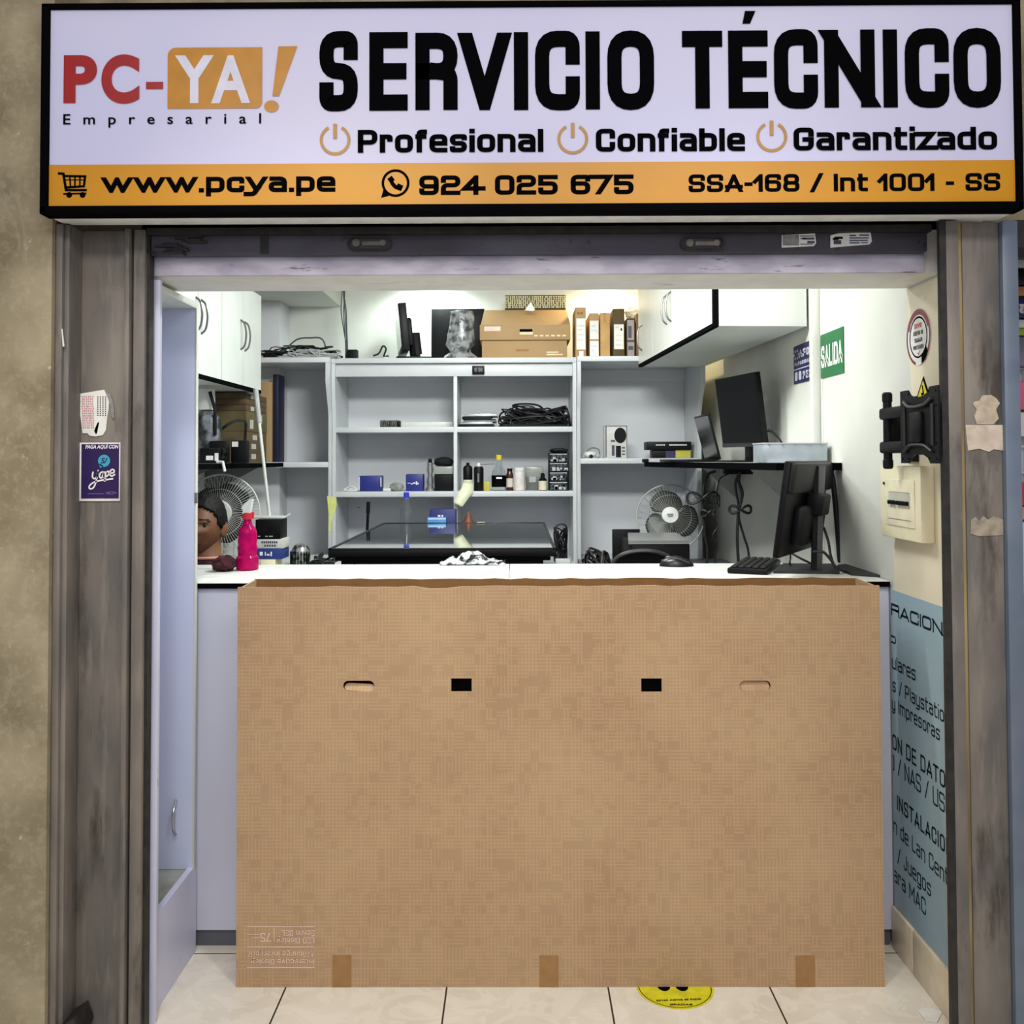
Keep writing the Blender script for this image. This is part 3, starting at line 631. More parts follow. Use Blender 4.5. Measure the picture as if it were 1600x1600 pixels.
p, q = px_front(376, 943), px_front(426, 943); mb.box(p[0], q[0], YB-.0013, YB-.0003, p[1]-.0006, p[1]+.0006)
mb.build('printed_rule', PINKW, bx)
def flip_text(s, xa, xb, ytop, ybot, t, dc=0):
    """rotated by 180 degrees: text starts at the right; ytop is the baseline pixel"""
    mb = MB(); a, b_ = px_front(xa, ytop), px_front(xb, ybot); W = b_[0]-a[0]; Hh = a[1]-b_[1]
    stroke_text(mb, s, 0, W, 0, Hh, t, lambda u, v: Vector((b_[0]-u, YB-.0012, a[1]-v)), gap=t*1.15, sub={'y': 'yv'})
    mb.build('printed_line', PINKW, bx)
flip_text('Interactive Display', 392.5, 491, 1498.5, 1506.5, .0021); flip_text('Affichage interactif', 388, 491, 1486.5, 1494.5, .0021)
flip_text('LED Display', 432.5, 491.5, 1464.5, 1473.5, .0021); flip_text('Ecran DEL', 440.5, 491.5, 1453, 1462, .0021)
mb = MB(); p = px_front(488.5, 1463.3); mb.box(p[0]-.004, p[0]+.002, YB-.0013, YB-.0003, p[1]-.0008, p[1]+.0008); mb.build('printed_accent', PINKW, bx)
flip_text('75', 407, 423.5, 1457.5, 1471, .0026)
mb = MB(); p, q = px_front(386, 1460), px_front(405, 1458); mb.box(p[0], q[0], YB-.0013, YB-.0003, p[1]-.0006, p[1]+.0008); p, q = px_front(395, 1465), px_front(404, 1464); mb.box(p[0], q[0], YB-.0013, YB-.0003, p[1]-.0008, p[1]+.0008); mb.build('printed_small_text', PINKW, bx)
# ------------------------------------------------------------------ floor sticker and paper scrap
fs = thing('floor_sticker', 'round yellow floor sticker with black lettering, half under the cardboard box', 'sticker', (.432, 2.675, 0))
MB().lathe([(.107, 0), (.107, .0008)], (.432, 2.672, 0.0002), 48).build('disc', mat('yellow_sticker', (222, 214, 30), .35, c2=(196, 190, 40), sc=30), fs)
mb = MB()
Fl = lambda u, v: Vector((u, v, .0014))
for pg in ribbon([(.432+.100*math.cos(a), 2.672+.100*math.sin(a)) for a in [2*math.pi*i/48 for i in range(48)]], .0022, 0, True, 0): mb.poly([Fl(*p) for p in pg])
for cx in (.402, .452): mb.poly([Fl(*p) for p in circ(cx, 2.676, .018, 20, .026)])
mb.build('ring_and_prints', INK, fs)
mb = MB(); stroke_text(mb, 'GRACIAS', .405, .466, 2.582, .0085, .0022, Fl); stroke_text(mb, 'ESTAR JUNTOS SE PUEDE', .372, .494, 2.604, .008, .0018, lambda u, v: Vector((u, v+(u-.43)*.06, .0014))); mb.build('lettering', INK, fs)
v = PZ(1453, 1585, 0)
single(MB().prism([PZ(*p, .001) for p in ((1434, 1581), (1441, 1576), (1458, 1578), (1472, 1584), (1464, 1599), (1446, 1595))], (0, 0, .004)), 'paper_scrap', PAPER, 'small white paper scrap on the floor tile by the right skirting', 'paper')
# ================================================================== COUNTER
ZC, CF, CB = 1.094, 2.88, 3.385
ct = thing('counter', 'white service counter with a black edged top across the shop front', 'counter', (.08, 3.1, 0))
for a, b_ in ((LX+.005, -.5825), (-.5805, -.0275), (-.0255, WX-.004)):
    B(a, b_, CF+.002, CB, ZC-.0155, ZC, .0012).build('worktop', mat('white_worktop', (222, 225, 221), .35), ct)
B(LX+.005, WX-.004, CF-.002, CF+.002, ZC-.017, ZC-.0012, .001).build('edge_strip', INK, ct)
B(LX+.005, WX-.004, CF+.012, CF+.03, .05, ZC-.0155).build('front_panel', mat('counter_front', (208, 211, 228), .4, c2=(202, 206, 224), sc=3), ct)  # white panel, some of the lavender light cast kept in its colour
B(LX+.01, WX-.01, CF+.02, CF+.05, 0, .05).build('plinth', mat('plinth_grey', (96, 98, 108), .6), ct)
for x in (LX+.03, -.58, -.026, WX-.03): B(x-.009, x+.009, CF+.03, CB-.03, .0, ZC-.0155).build('side_panel', WHITE, ct)
B(LX+.01, WX-.01, CB-.2, CB-.06, .55, .565).build('shelf', WHITE, ct)
# ================================================================== NICHE CABINET ON THE LEFT
nc = thing('display_niche', 'tall white open sided cabinet with cool light painted on its back, left of the counter', 'cabinet', (-1.3, 2.68, 0))
XN = -.966
B(LX+.001, XN+.0185, 2.502, 2.520, 0, 1.947, .002).build('front_panel', COOLTINT, nc)
B(LX+.001, XN, 2.520, 2.862, 1.925, 1.945, .002).build('top_panel', WHITE, nc)
B(LX+.001, XN-.001, 2.846, 2.862, .25, 1.926, .002).build('back_panel', COOLLIT, nc)
B(XN-.005, XN+.0005, 2.845, 2.8635, .25, 1.93, .001).build('edge_band', WHITE, nc)
B(LX+.001, XN-.018, 2.520, 2.86, .232, .25, .001).build('ledge', LEDGE, nc)
MB().prism([(XN-.018, 2.520, 0), (XN-.018, 2.868, 0), (XN-.018, 2.868, .232), (XN-.018, 2.866, .256), (XN-.018, 2.520, .252)], (.018, 0, 0)).build('plinth_side', COOLTINT, nc)
B(LX+.001, LX+.016, 2.52, 2.846, 0, 1.926).build('side_panel', WHITE, nc)
v = PY(241.5, 1330, 2.60)
mb = MB(); mb.tube(spline([(v.x-.03, 2.845, v.z+.05), (v.x-.028, 2.82, v.z+.03), (v.x-.028, 2.815, v.z), (v.x-.028, 2.82, v.z-.03), (v.x-.03, 2.845, v.z-.05)]), .004); mb.build('handle', METAL, nc)
v = PY(306, 778, 2.84); B(v.x-.004, v.x+.004, 2.838, 2.845, v.z-.016, v.z+.016, .001).build('catch', GREYP, nc)
# ================================================================== POSTER ON THE RIGHT WALL
ps = thing('services_poster', 'pale blue poster with black services lettering low on the right wall', 'poster', (WX-.004, 2.69, .13))
PXX = WX-.0042
B(PXX, PXX+.0038, 2.492, 2.8785, .128, 1.071).build('sheet', POSTER, ps)
def poster_line(s, py_far, py_near, pxa, pxb, hpx, t, dark=True):
    """a line that reads from the far end to the near end of the wall"""
    a = PX(pxa, py_far, PXX); b_ = PX(pxb, py_near, PXX); hh = hpx*((a.y+b_.y)/2)/F
    mb = MB(); L_ = a.y-b_.y; zz = (a.z+b_.z)/2
    stroke_text(mb, s, 0, L_, 0, hh, t, lambda u, v: Vector((PXX-.0008, a.y-u, zz+v)), gap=t*1.2, r=t*1.6)
    for co, no in (((0, 2.876, 0), (0, 1, 0)), ((0, 2.494, 0), (0, -1, 0))):
        bmesh.ops.bisect_plane(mb.bm, geom=mb.bm.verts[:]+mb.bm.edges[:]+mb.bm.faces[:], plane_co=co, plane_no=no, clear_outer=True)
    mb.build('lettering_line', mat('poster_ink', (22, 34, 44), .8, spec=.06), ps)
# pixel of the baseline at a far and a near point of each line, their x, cap height
for ln in (('RACION', 958, 997, 1393, 1473, 20, .0066), ('po', 999, 1006, 1381, 1400, 15, .0048), ('ulares', 1046, 1062, 1394, 1431, 21, .0048), ('s / Playstation', 1081, 1133, 1395, 1484, 22, .0048),
           ('y Impresoras', 1101, 1166, 1394, 1469, 21, .0048), ('ION DE DATOS', 1170, 1238, 1392, 1488, 25, .0062), ('D / NAS / USB', 1200, 1280, 1391, 1487, 27, .005), ('INSTALACION', 1262, 1345, 1402, 1487, 24, .0062),
           ('on de Lan Center', 1296, 1398, 1390, 1498, 24, .0048), ('/ Juegos', 1348, 1402, 1403, 1455, 24, .0048), ('ara MAC', 1380, 1427, 1397, 1447, 24, .005)): poster_line(*ln)
def wallsheet(px0, pym, px1, py0, py1, dx): 
    a = PX(px0, pym, WX-dx).y; b_ = PX(px1, pym, WX-dx).y; pm = (px0+px1)/2
    return b_, a, PX(pm, py1, WX-dx).z, PX(pm, py0, WX-dx).z
# exit sign
ya, yb, za, zc = wallsheet(1282.5, 552, 1318, 517, 587, .003)
t = thing('exit_sign', 'green exit sign with white letters on the right wall', 'sign', (WX-.003, (ya+yb)/2, za))
B(WX-.004, WX-.0002, ya, yb, za, zc).build('plate', GREEN, t)
mb = MB(); hh = zc-za
for i, g in enumerate('SALIDA'):
    pass
stroke_text(mb, 'SALIDA', 0, (yb-ya)*.92, 0, hh*.50, hh*.095, lambda u, v: Vector((WX-.0048, yb-(yb-ya)*.04-u, za+hh*.23+v)), gap=.006, k=1.4); mb.build('lettering', WHITEP, t)
# capacity sign behind the batten
ya, yb, za, zc = wallsheet(1240.5, 568, 1276, 535, 596, .003)
t = thing('capacity_sign', 'navy capacity sign with white letters, partly behind the wall batten', 'sign', (WX-.003, (ya+yb)/2, za))
B(WX-.004, WX-.0002, ya, yb, za, zc).build('plate', mat('capacity_navy', (34, 34, 84), .5), t)
mb = MB(); hh = zc-za; ll = yb-ya; Fw = lambda u, v: Vector((WX-.0048, yb-u*ll, za+v*hh))
stroke_text(mb, 'AFORO', .26, 1.05, .66, .2, .05, Fw, gap=.03); mb.box(WX-.0052, WX-.0042, ya, yb, za+.36*hh, za+.385*hh)
stroke_text(mb, 'CAPACIDAD MAXIMA', .05, 1.3, .47, .1, .026, Fw, gap=.02); stroke_text(mb, '00', .06, .36, .07, .24, .06, Fw, gap=.05); stroke_text(mb, 'PERSONAS', .42, 1.5, .08, .2, .045, Fw, gap=.03)
for a in range(6): mb.poly([Fw(.14+.1*math.cos(R(60*a))+u, .76+.11*math.sin(R(60*a))+v) for u, v in ((-.03, -.03), (.03, -.03), (.03, .03), (-.03, .03))])
bmesh.ops.bisect_plane(mb.bm, geom=mb.bm.verts[:]+mb.bm.edges[:]+mb.bm.faces[:], plane_co=(0, ya+.003, 0), plane_no=(0, -1, 0), clear_outer=True)
mb.build('lettering', mat('dim_white_print', (190, 190, 205), .6), t)
# round sticker
cy_, cz_ = 2.65, 1.804; rad = .079; X_ = WX-.005
t = thing('round_sticker', 'round white sticker with a dark red rim high on the right wall', 'sticker', (X_, cy_, cz_-rad))
Fr = lambda dx: (lambda u, v: Vector((X_-dx, cy_-u, cz_+v)))
MB().plate(circ(0, 0, rad, 40), [], Fr(0), (.0015, 0, 0)).build('disc', WHITEP, t)
mb = MB()
for a0, a1, tk in ((20, 160, .016), (160, 255, .008), (-70, 20, .009)):
    for pg in ribbon([((rad-tk/2)*math.cos(R(a0+(a1-a0)*i/20)), (rad-tk/2)*math.sin(R(a0+(a1-a0)*i/20))) for i in range(21)], tk, 0, False, 0): mb.poly([Fr(.0006)(*p) for p in pg])
mb.build('rim', mat('dark_red_print', (132, 46, 54), .5), t)
mb = MB()
for pg in ribbon(circ(0, 0, .056, 36), .005, 0, True, 0): mb.poly([Fr(.0006)(*p) for p in pg])
mb.poly([Fr(.0007)(*p) for p in ((.02, -.055), (.05, -.03), (.062, -.045), (.045, -.066), (.02, -.076))]); mb.build('black_ring', INK, t)
mb = MB(); stroke_text(mb, 'CENTRO DE', -.032, .032, .006, .012, .0026, Fr(.0006), gap=.002); stroke_text(mb, 'TRABAJO', -.026, .026, -.014, .012, .0026, Fr(.0006), gap=.002); stroke_text(mb, 'PROTEGIDO', -.034, .034, -.034, .012, .0026, Fr(.0006), gap=.002); mb.build('lettering', mat('print_grey', (60, 60, 56), .6), t)
mb = MB(); stroke_text(mb, 'COVID', -.024, .024, .026, .013, .0028, Fr(.0006), gap=.002)
for pg in ribbon([(-.006, -.043), (0, -.05), (.008, -.038)], .003, 0, False, 0): mb.poly([Fr(.0006)(*p) for p in pg])
mb.build('red_lettering', mat('print_red', (200, 60, 60), .6), t)
# warning triangle
t = thing('warning_sticker', 'yellow electrical warning triangle above the wall bracket', 'sticker', (X_, 2.62, 1.62))
q = [PX(*p, X_) for p in ((1442.5, 588), (1428, 634), (1457, 634))]
MB().prism(q, (.0015, 0, 0)).build('border', INK, t)
cc = (q[0]+q[1]+q[2])/3; MB().prism([cc+(p-cc)*.78+Vector((-.0008, 0, 0)) for p in q], (.0006, 0, 0)).build('yellow_field', YELLOW, t)
MB().prism([cc+Vector((-.0014, u*.02, v*.03)) for u, v in ((.2, 1), (-.1, 1), (-.5, .1), (0, .1), (-.3, -1), (.5, .3), (0, .3))], (.0004, 0, 0)).build('bolt_symbol', INK, t)
# breaker panel
bp = thing('breaker_panel', 'cream electrical breaker panel on the right wall under the black bracket', 'electrical panel', (1.11, 2.7, 1.23))
MB().box(1.088, WX-.003, 2.565, 2.85, 1.235, 1.444, .0048).build('housing', CREAM, bp)
B(1.0845, 1.0885, 2.60, 2.80, 1.272, 1.405, .003).build('door', mat('cream_door', (238, 230, 202), .35), bp)
B(1.0835, 1.0848, 2.625, 2.775, 1.325, 1.368).build('breaker_window', mat('breaker_window', (200, 198, 184), .4), bp)
for i in range(6):
    y = 2.755-i*.021-(.012 if i > 1 else 0); B(1.074, 1.0836, y-.007, y+.006, 1.333, 1.345, .002).build('breaker_switch', BLACK, bp)
B(1.0835, 1.0848, 2.63, 2.77, 1.368, 1.3695).build('window_seam', GREYP, bp); B(1.0835, 1.0848, 2.62, 2.775, 1.291, 1.2925).build('window_seam', GREYP, bp)
B(1.0835, 1.0848, 2.805, 2.815, 1.388, 1.396).build('lock', BLACK, bp)
# swivel tv bracket
br = thing('tv_bracket', 'black swivel wall bracket for a screen on the right wall', 'wall bracket', (1.08, 2.5, 1.44))
bxx = 1.040
def FB(u, v): return Vector((bxx, 2.572-u, 1.452+v))
W_, Hh = .232, .194
outl = [(0, 0), (.05, 0), (.065, .014), (.09, .022), (.142, .022), (.167, .014), (.182, 0), (W_, 0), (W_, Hh), (.182, Hh), (.167, Hh-.014), (.142, Hh-.022), (.09, Hh-.022), (.065, Hh-.014), (.05, Hh), (0, Hh)]
hol = [circ(u, v, .0042, 10) for u in (.013, .055, .177, .219) for v in (.012, Hh-.012)]+[circ(.219, .05, .004, 10), circ(.219, Hh-.05, .004, 10)]+[stad(.116, .121, .05, .012)]
MB().plate(outl, hol, FB, (.004, 0, 0)).build('plate', BLACK, br)
mb = MB()
for v0, s_ in ((.052, -1), (Hh-.052, 1)): mb.tube(spline([FB(.03, v0+s_*.022)+Vector((-.003, 0, 0)), FB(.075, v0+s_*.006)+Vector((-.006, 0, 0)), FB(.157, v0+s_*.006)+Vector((-.006, 0, 0)), FB(.2, v0+s_*.022)+Vector((-.003, 0, 0))]), .0048)
for u0 in (.03, .2): mb.tube([FB(u0, .045)+Vector((-.002, 0, 0)), FB(u0, .15)+Vector((-.002, 0, 0))], .005)
mb.build('plate_rib', mat('black_satin', (34, 34, 37), .35), br)
B(bxx-.012, bxx+.004, 2.43, 2.49, 1.505, 1.585, .0048).build('pivot_block', BLACK, br)
for z in (1.496, 1.592): B(bxx+.002, bxx+.028, 2.44, 2.735, z-.017, z+.017, .008).build('arm', BLACK, br)
m = MB(); m.lathe([(.010, 1.435), (.014, 1.44), (.014, 1.46), (.012, 1.462), (.012, 1.625), (.014, 1.627), (.014, 1.648), (.010, 1.653)], (bxx+.015, 2.70, 0), 16); m.build('pivot_post', BLACK, br)
m = MB(); m.box(bxx+.02, WX-.004, 2.685, 2.715, 1.50, 1.588, .004); m.box(WX-.012, WX-.0035, 2.66, 2.74, 1.455, 1.64, .003); m.build('wall_mount', BLACK, br)
# ================================================================== SHELVING ALONG THE BACK WALL
YF, YBK = 5.30, 5.70
def side_panel(x0, x1, parent, zt=2.006, zb=0.0, lip=.085):
    MB().prism([(x0, YBK+.04, zb), (x0, YF, zb), (x0, YF, 1.72), (x0, YF-lip*.25, 1.77), (x0, YF-lip*.8, 1.86), (x0, YF-lip, 1.90), (x0, YF-lip, zt), (x0, YBK+.04, zt)], (x1-x0, 0, 0)).build('side_panel', SHELFM, parent)
def unit(name, label, x0, x1, xl, xr, shelves, divider=None, fascia=False):
    t = thing(name, label, 'shelf', ((x0+x1)/2, YF+.2, 0))
    B(x0, x1, YF-.085 if not fascia else YF-.03, YBK+.045, 2.0065, 2.035, .002).build('top_board', SHELFM, t)
    B(xl, xr, YBK, YBK+.02, 0, 2.0).build('back_panel', SHELFB, t)
    for zt in shelves:
        B(xl, xr, YF+.003, YBK-.001, zt-.030, zt, .002).build('shelf', SHELFM, t)
    for zt in [2.0065]+[z-.030 for z in shelves]:
        B(xl, xr, YBK-.016, YBK, zt-.075, zt-.0005).build('back_rail', SHELFB, t)
    if divider: B(divider-.010, divider+.010, YF+.001, YBK-.017, shelves[-1], 2.0, .001).build('divider', SHELFM, t)
    if fascia: B(xl, xr, YF-.002, YF+.018, 1.934, 2.005, .001).build('fascia', SHELFM, t)
    return t
uL = unit('shelf_unit', 'left bay of the grey back shelving, beside the upright cartons', LX+.005, -1.0365, LX+.01, -1.057, [1.456, .90]); side_panel(-1.0565, -1.0367, uL)
uM = unit('shelf_unit', 'wide middle bay of the grey back shelving with a deep front fascia', -1.0355, .333, -1.0145, .312, [1.650, 1.289, .90], -.345, True)
side_panel(-1.0348, -1.0146, uM, lip=.03); side_panel(.3122, .3325, uM, lip=.03)
B(-1.014, .3118, 5.10, YF+.002, .87, .90, .002).build('worktop', SHELFM, uM)
uR = unit('shelf_unit', 'right bay of the grey back shelving, behind the right fan', .3345, 1.035, .3548, 1.008, [1.471, .90]); side_panel(.3347, .3546, uR); side_panel(1.009, 1.031, uR, lip=.13)
a, b_, c, d = rect(738, 572, 757, 585, YF-.003)
t = thing('digital_clock', 'small black digital clock on the fascia of the middle bay', 'clock', ((a+b_)/2, YF-.003, c))
B(a, b_, YF-.020, YF-.0025, c, d, .002).build('case', BLACK, t)
mb = MB(); stroke_text(mb, '12 00', a+.012, b_-.012, c+.014, .022, .003, lambda u, v: Vector((u, YF-.0205, v))); mb.build('digits', GREYP, t)
# ------------------------------------------------------------------ wall cabinets
def wall_cabinet(name, label, pts, doors, z0, z1, facing, handles, depth, end=False):
    """pts: (near, far) xy of the door plane; doors: fractions along it"""
    n_, f_ = Vector(pts[0]), Vector(pts[1]); ax = (f_-n_); L_ = ax.length; ax.normalize(); nr = Vector((-ax.y, ax.x))*facing
    t = thing(name, label, 'cabinet', ((n_.x+f_.x)/2, (n_.y+f_.y)/2, z0))
    def Q(a, o, z): p = n_+ax*a+nr*o; return Vector((p.x, p.y, z))
    def slab(a0, a1, o0, o1, za, zb, nm, m, parent=t): return MB().prism([Q(a0, o0, za), Q(a1, o0, za), Q(a1, o1, za), Q(a0, o1, za)], (0, 0, zb-za)).build(nm, m, parent)
    slab(0, L_, -depth, -.001, z0+.012, z1, 'body', WHITE)
    slab(-.001, L_, -.002, .0185, z0-.004, z0+.012, 'dark_edge', INK); slab(-.002, .018, -.002, .0185, z0-.004, z1, 'dark_edge', INK) if end else None
    slab(0, L_, -depth, -.002, z0, z0+.0118, 'bottom_board', WHITE)
    for i in range(len(doors)-1):
        dr = slab(doors[i]*L_+.0028+(.018 if i == 0 and end else 0), doors[i+1]*L_-.0028, .0, .018, z0+.012, z1, 'door', WHITE)
        for a, zc in handles.get(i, []):
            MB().tube(spline([Q(a*L_, .017, zc+.07), Q(a*L_, .036, zc+.05), Q(a*L_, .044, zc), Q(a*L_, .036, zc-.05), Q(a*L_, .017, zc-.07)], 5), .0045).build('handle', mat('handle_metal', (120, 122, 122), .35, .8), dr)
    return t
pn, pf = PY(1122, 503, 3.62), PY(1003, 580, 5.20)
wall_cabinet('wall_cabinet', 'white wall cabinet with a black edge high on the right wall', ((pn.x, 3.62), (pf.x, 5.205)), [0, .25, .5, .75, 1.0], 1.975, 2.58, 1, {0: [], 1: [(.47, 2.17)], 2: [(.53, 2.17)], 3: [(.93, 2.12)]}, .345, True)
wall_cabinet('wall_cabinet', 'white wall cabinet with curved metal handles high on the left wall', ((-1.30, 4.735), (-1.30, 2.87)), [0, .17, .34, .505, .67, .835, 1.0], 1.805, 2.29, 1, {0: [(.155, 2.05)], 1: [(.19, 2.05)], 2: [(.485, 2.05)], 3: [(.52, 2.05)], 4: [(.82, 2.05)], 5: [(.85, 2.05)]}, .345)
# high shelf on the right wall
rs = thing('wall_shelf', 'white topped wall shelf with a black edge on the right wall, under the upright screen', 'shelf', (1.0, 4.2, 1.42))
sh = [(.905, 3.30), (WX-.002, 3.30), (WX-.002, 5.20), (.70, 5.20), (.70, 4.95)]
MB().prism([(x, y, 1.428) for x, y in sh], (0, 0, .022)).build('board', mat('white_shelf_top', (232, 234, 228), .35), rs)
m = MB()
for p, q in (((.905, 3.30), (WX-.002, 3.30)), ((.905, 3.30), (.70, 4.95)), ((.70, 4.95), (.70, 5.2))):
    dv = (Vector(q)-Vector(p)).normalized(); nv = Vector((dv.y, -dv.x)); nv = nv if nv.dot(Vector((-.7, -.7))) > 0 else -nv
    m.prism([(p[0], p[1], 1.4245), (q[0], q[1], 1.4245), (q[0]+nv.x*.003, q[1]+nv.y*.003, 1.4245), (p[0]+nv.x*.003, p[1]+nv.y*.003, 1.4245)], (0, 0, .026))
m.build('edge_strip', INK, rs)
for y in (3.8, 4.8): MB().prism([(WX-.003, y, 1.25), (WX-.003, y, 1.4275), (.93, y, 1.4275)], (0, .012, 0)).build('bracket', LGREY, rs)
# shelf on the left wall
B_ = thing('wall_shelf', 'dark edged shelf on the left wall above the left fan', 'shelf', (-1.48, 4.0, 1.43))
B(LX, -1.285, 2.95, 5.19, 1.432, 1.452, .001).build('board', SHELFM, B_); B(-1.2852, -1.281, 2.95, 5.19, 1.430, 1.453).build('edge_strip', INK, B_)
for y in (3.3, 4.2, 5.0): MB().prism([(LX+.001, y, 1.28), (LX+.001, y, 1.4315), (-1.36, y, 1.4315)], (0, .012, 0)).build('bracket', GREYP, B_)
# ------------------------------------------------------------------ desks
dk = thing('desk', 'light desk along the left wall carrying the left fan', 'desk', (-1.25, 4.8, 0))
B(LX+.005, -.78, 4.30, 5.085, .935, .96, .002).build('desktop', WHITE, dk)
for x in (LX+.03, -.82):
    for y in (4.33, 5.05): B(x-.02, x+.02, y-.02, y+.02, 0, .935).build('leg', GREYP, dk)
dr_ = thing('desk', 'grey desk in the right corner under the right fan and the flat black machine', 'desk', (.75, 4.6, 0))
B(.33, WX-.006, 4.05, 5.20, .895, .92, .002).build('desktop', GREYP, dr_)
for x in (.37, WX-.05):
    for y in (4.09, 5.15): B(x-.02, x+.02, y-.02, y+.02, 0, .895).build('leg', GREYP, dr_)
wb = thing('workbench', 'dark workbench under the flat lying screen', 'table', (-.29, 4.3, 0))
B(-.68, .10, 3.66, 5.03, 1.05, 1.079, .003).build('tabletop', BLACK, wb)
for x in (-.64, .06):
    for y in (3.72, 4.98): B(x-.025, x+.025, y-.025, y+.025, 0, 1.05).build('leg', BLACK, wb)
B(-.62, .04, 3.70, 3.72, .55, 1.05).build('front_panel', BLACK, wb)
# flat lying big screen
tv = thing('television', 'large black flat screen lying on its back behind the counter', 'television', (-.29, 4.33, 1.079))
x0, x1, y0, y1, z0, z1 = -.7185, .147, 3.60, 5.075, 1.0795, 1.1265
MB().box(x0+.02, x1-.02, y0+.03, y1-.03, z0, z0+.02, .005).box(x0, x1, y0, y1, z0+.018, z1, .0048).build('body', BLACK, tv)
m = MB(); fr = .012
m.box(x0, x1, y0, y0+fr+.01, z1-.001, z1+.004, .001); m.box(x0, x1, y1-fr, y1, z1-.001, z1+.004, .001); m.box(x0, x0+fr, y0, y1, z1-.001, z1+.004, .001); m.box(x1-fr, x1, y0, y1, z1-.001, z1+.004, .001); m.build('bezel', mat('bezel_black', (20, 22, 24), .3), tv)
B(x0+fr, x1-fr, y0+fr+.01, y1-fr, z1-.001, z1+.0012).build('glass', mat('screen_glass', (52, 60, 56), .05, c2=(48, 56, 52), spec=1.0, coat=1), tv)
v = PZ(750, 819, 1.131); B(v.x-.02, v.x+.02, 5.045, 5.085, 1.131, 1.1325).build('label', CREAMP, tv)
# crumpled plastic film over the edge of the screen
rng = random.Random(11); mb = MB(); n = 22; gv = {}
for i in range(n):
    for j in range(7):
        px = 690+100*i/(n-1); e = math.exp(-((px-737)/30)**2)
        z = 1.098+(.004+.040*e)*(1-abs(j-3)/3.2)+rng.uniform(-.007, .007)*(j not in (0, 6))
        gv[i, j] = mb.bm.verts.new((PY(px, 870, 3.43).x, 3.388+.03*j/2+rng.uniform(-.004, .004), max(z, 1.0965)))
for i in range(n-1):
    for j in range(6): mb.bm.faces.new((gv[i, j], gv[i+1, j], gv[i+1, j+1], gv[i, j+1]))
for f in list(mb.bm.faces): pass
o = single(mb, 'plastic_film', mat('shiny_film', (200, 204, 204), .18, c2=(26, 28, 30), sc=34, lo=.46, hi=.54, bump=.5), 'crumpled shiny plastic film heaped at the rear edge of the counter', 'plastic film', ang=15)
sm = o.modifiers.new('thick', 'SOLIDIFY'); sm.thickness = .002
o.location.z = 1.0950
o.location.y -= .05
# ================================================================== HELPERS FOR GOODS
def carton(name, label, cat, px, py0, py1, Y, depth, m, base=None, group=None, marks=(), rotz=0, bev=.003):
    a, b_ = PY(px[0], (py0+py1)/2, Y).x, PY(px[1], (py0+py1)/2, Y).x
    d = PY(sum(px)/2, py0, Y).z; c = PY(sum(px)/2, py1, Y).z if base is None else base
    t = thing(name, label, cat, ((a+b_)/2, Y+depth/2, c), group=group)
    B(a, b_, Y, Y+depth, c, d, bev).build('body', m, t)
    for i, (nm, mt, rs_) in enumerate(marks):
        mb = MB()
        for (u0, v0, u1, v1) in rs_: mb.box(a+(b_-a)*u0, a+(b_-a)*u1, Y-.0012-.0006*i, Y+.0004, c+(d-c)*v0, c+(d-c)*v1)
        mb.build(nm, mt, t)
    if rotz: t.rotation_euler.z = rotz
    return t
def lathe_thing(name, label, cat, px, py, z, Y, parts, group=None):
    """parts: (name, material, [(radius, height)...]) about a vertical axis; base on z"""
    v = PY(px, py, Y); t = thing(name, label, cat, (v.x, Y, z), group=group)
    for nm, mt, pr in parts: MB().lathe(pr, (v.x, Y, z), 24).build(nm, mt, t)
    return t
def heap(name, label, cat, x0, x1, y0, y1, z, h, nc, rad, m, seed, kind='stuff'):
    rng = random.Random(seed); mb = MB()
    for c in range(nc):
        p = []; r_ = rad*rng.uniform(.7, 1.2)
        for i in range(8):
            p.append((rng.uniform(x0, x1), rng.uniform(y0, y1), z+r_+h*rng.random()**2*math.sin(math.pi*min(1, max(0, (i+.3)/7.5)))))
        q = spline(p, 7); q = [Vector((min(max(v.x, x0-.01), x1+.01), min(max(v.y, y0), y1), max(v.z, z+r_))) for v in q]
        mb.tube(q, r_, 6)
    return single(mb, name, m, label, cat, kind=kind)
def thick_w(m, *a): return m
TOPZ = 2.0355
# ================================================================== ON TOP OF THE BACK SHELVING
def monitor(name, label, cat, cen, yaw, lean, W, Hh, base_z, base_w, base_d, neck_h, back=True, neck_w=.05, group=None, thick=.02, neck_off=.06, base_off=.02):
    """screen faces local -Y; cen = (x, y) of the stand, base on base_z; the panel bottom is neck_h above the base"""
    t = thing(name, label, cat, (cen[0], cen[1], base_z), yaw, group)
    T_ = chain(t); ML = T_ @ Matrix.Translation((0, 0, neck_h)) @ Matrix.Rotation(R(lean), 4, 'X')
    MB().box(-W/2, W/2, -thick/2, thick/2, 0, Hh, .004, ML).build('panel', BLACK, t)
    MB().box(-W/2+.010, W/2-.010, -thick/2-.001, -thick/2+.002, .020, Hh-.010, 0, ML).build('screen', BLACKG, t)
    MB().box(-W*.33, W*.33, thick/2-.002, thick/2+.028, Hh*.12, Hh*.72, .012, ML).build('back_cover', BLACK, t)
    m = MB(); m.tube([T_ @ Vector(p) for p in ((0, neck_off+.03, neck_w/2+.003), (0, neck_off+.01, neck_h*.8), (0, neck_off-.005, neck_h+Hh*.45))], neck_w/2, 10); m.build('neck', BLACK, t)
    MB().box(-base_w/2, base_w/2, -base_d/2+base_off, base_d/2+base_off, 0, .018, .006, T_).build('base', BLACK, t)
    return t
v = PY(628, 558, 5.46)
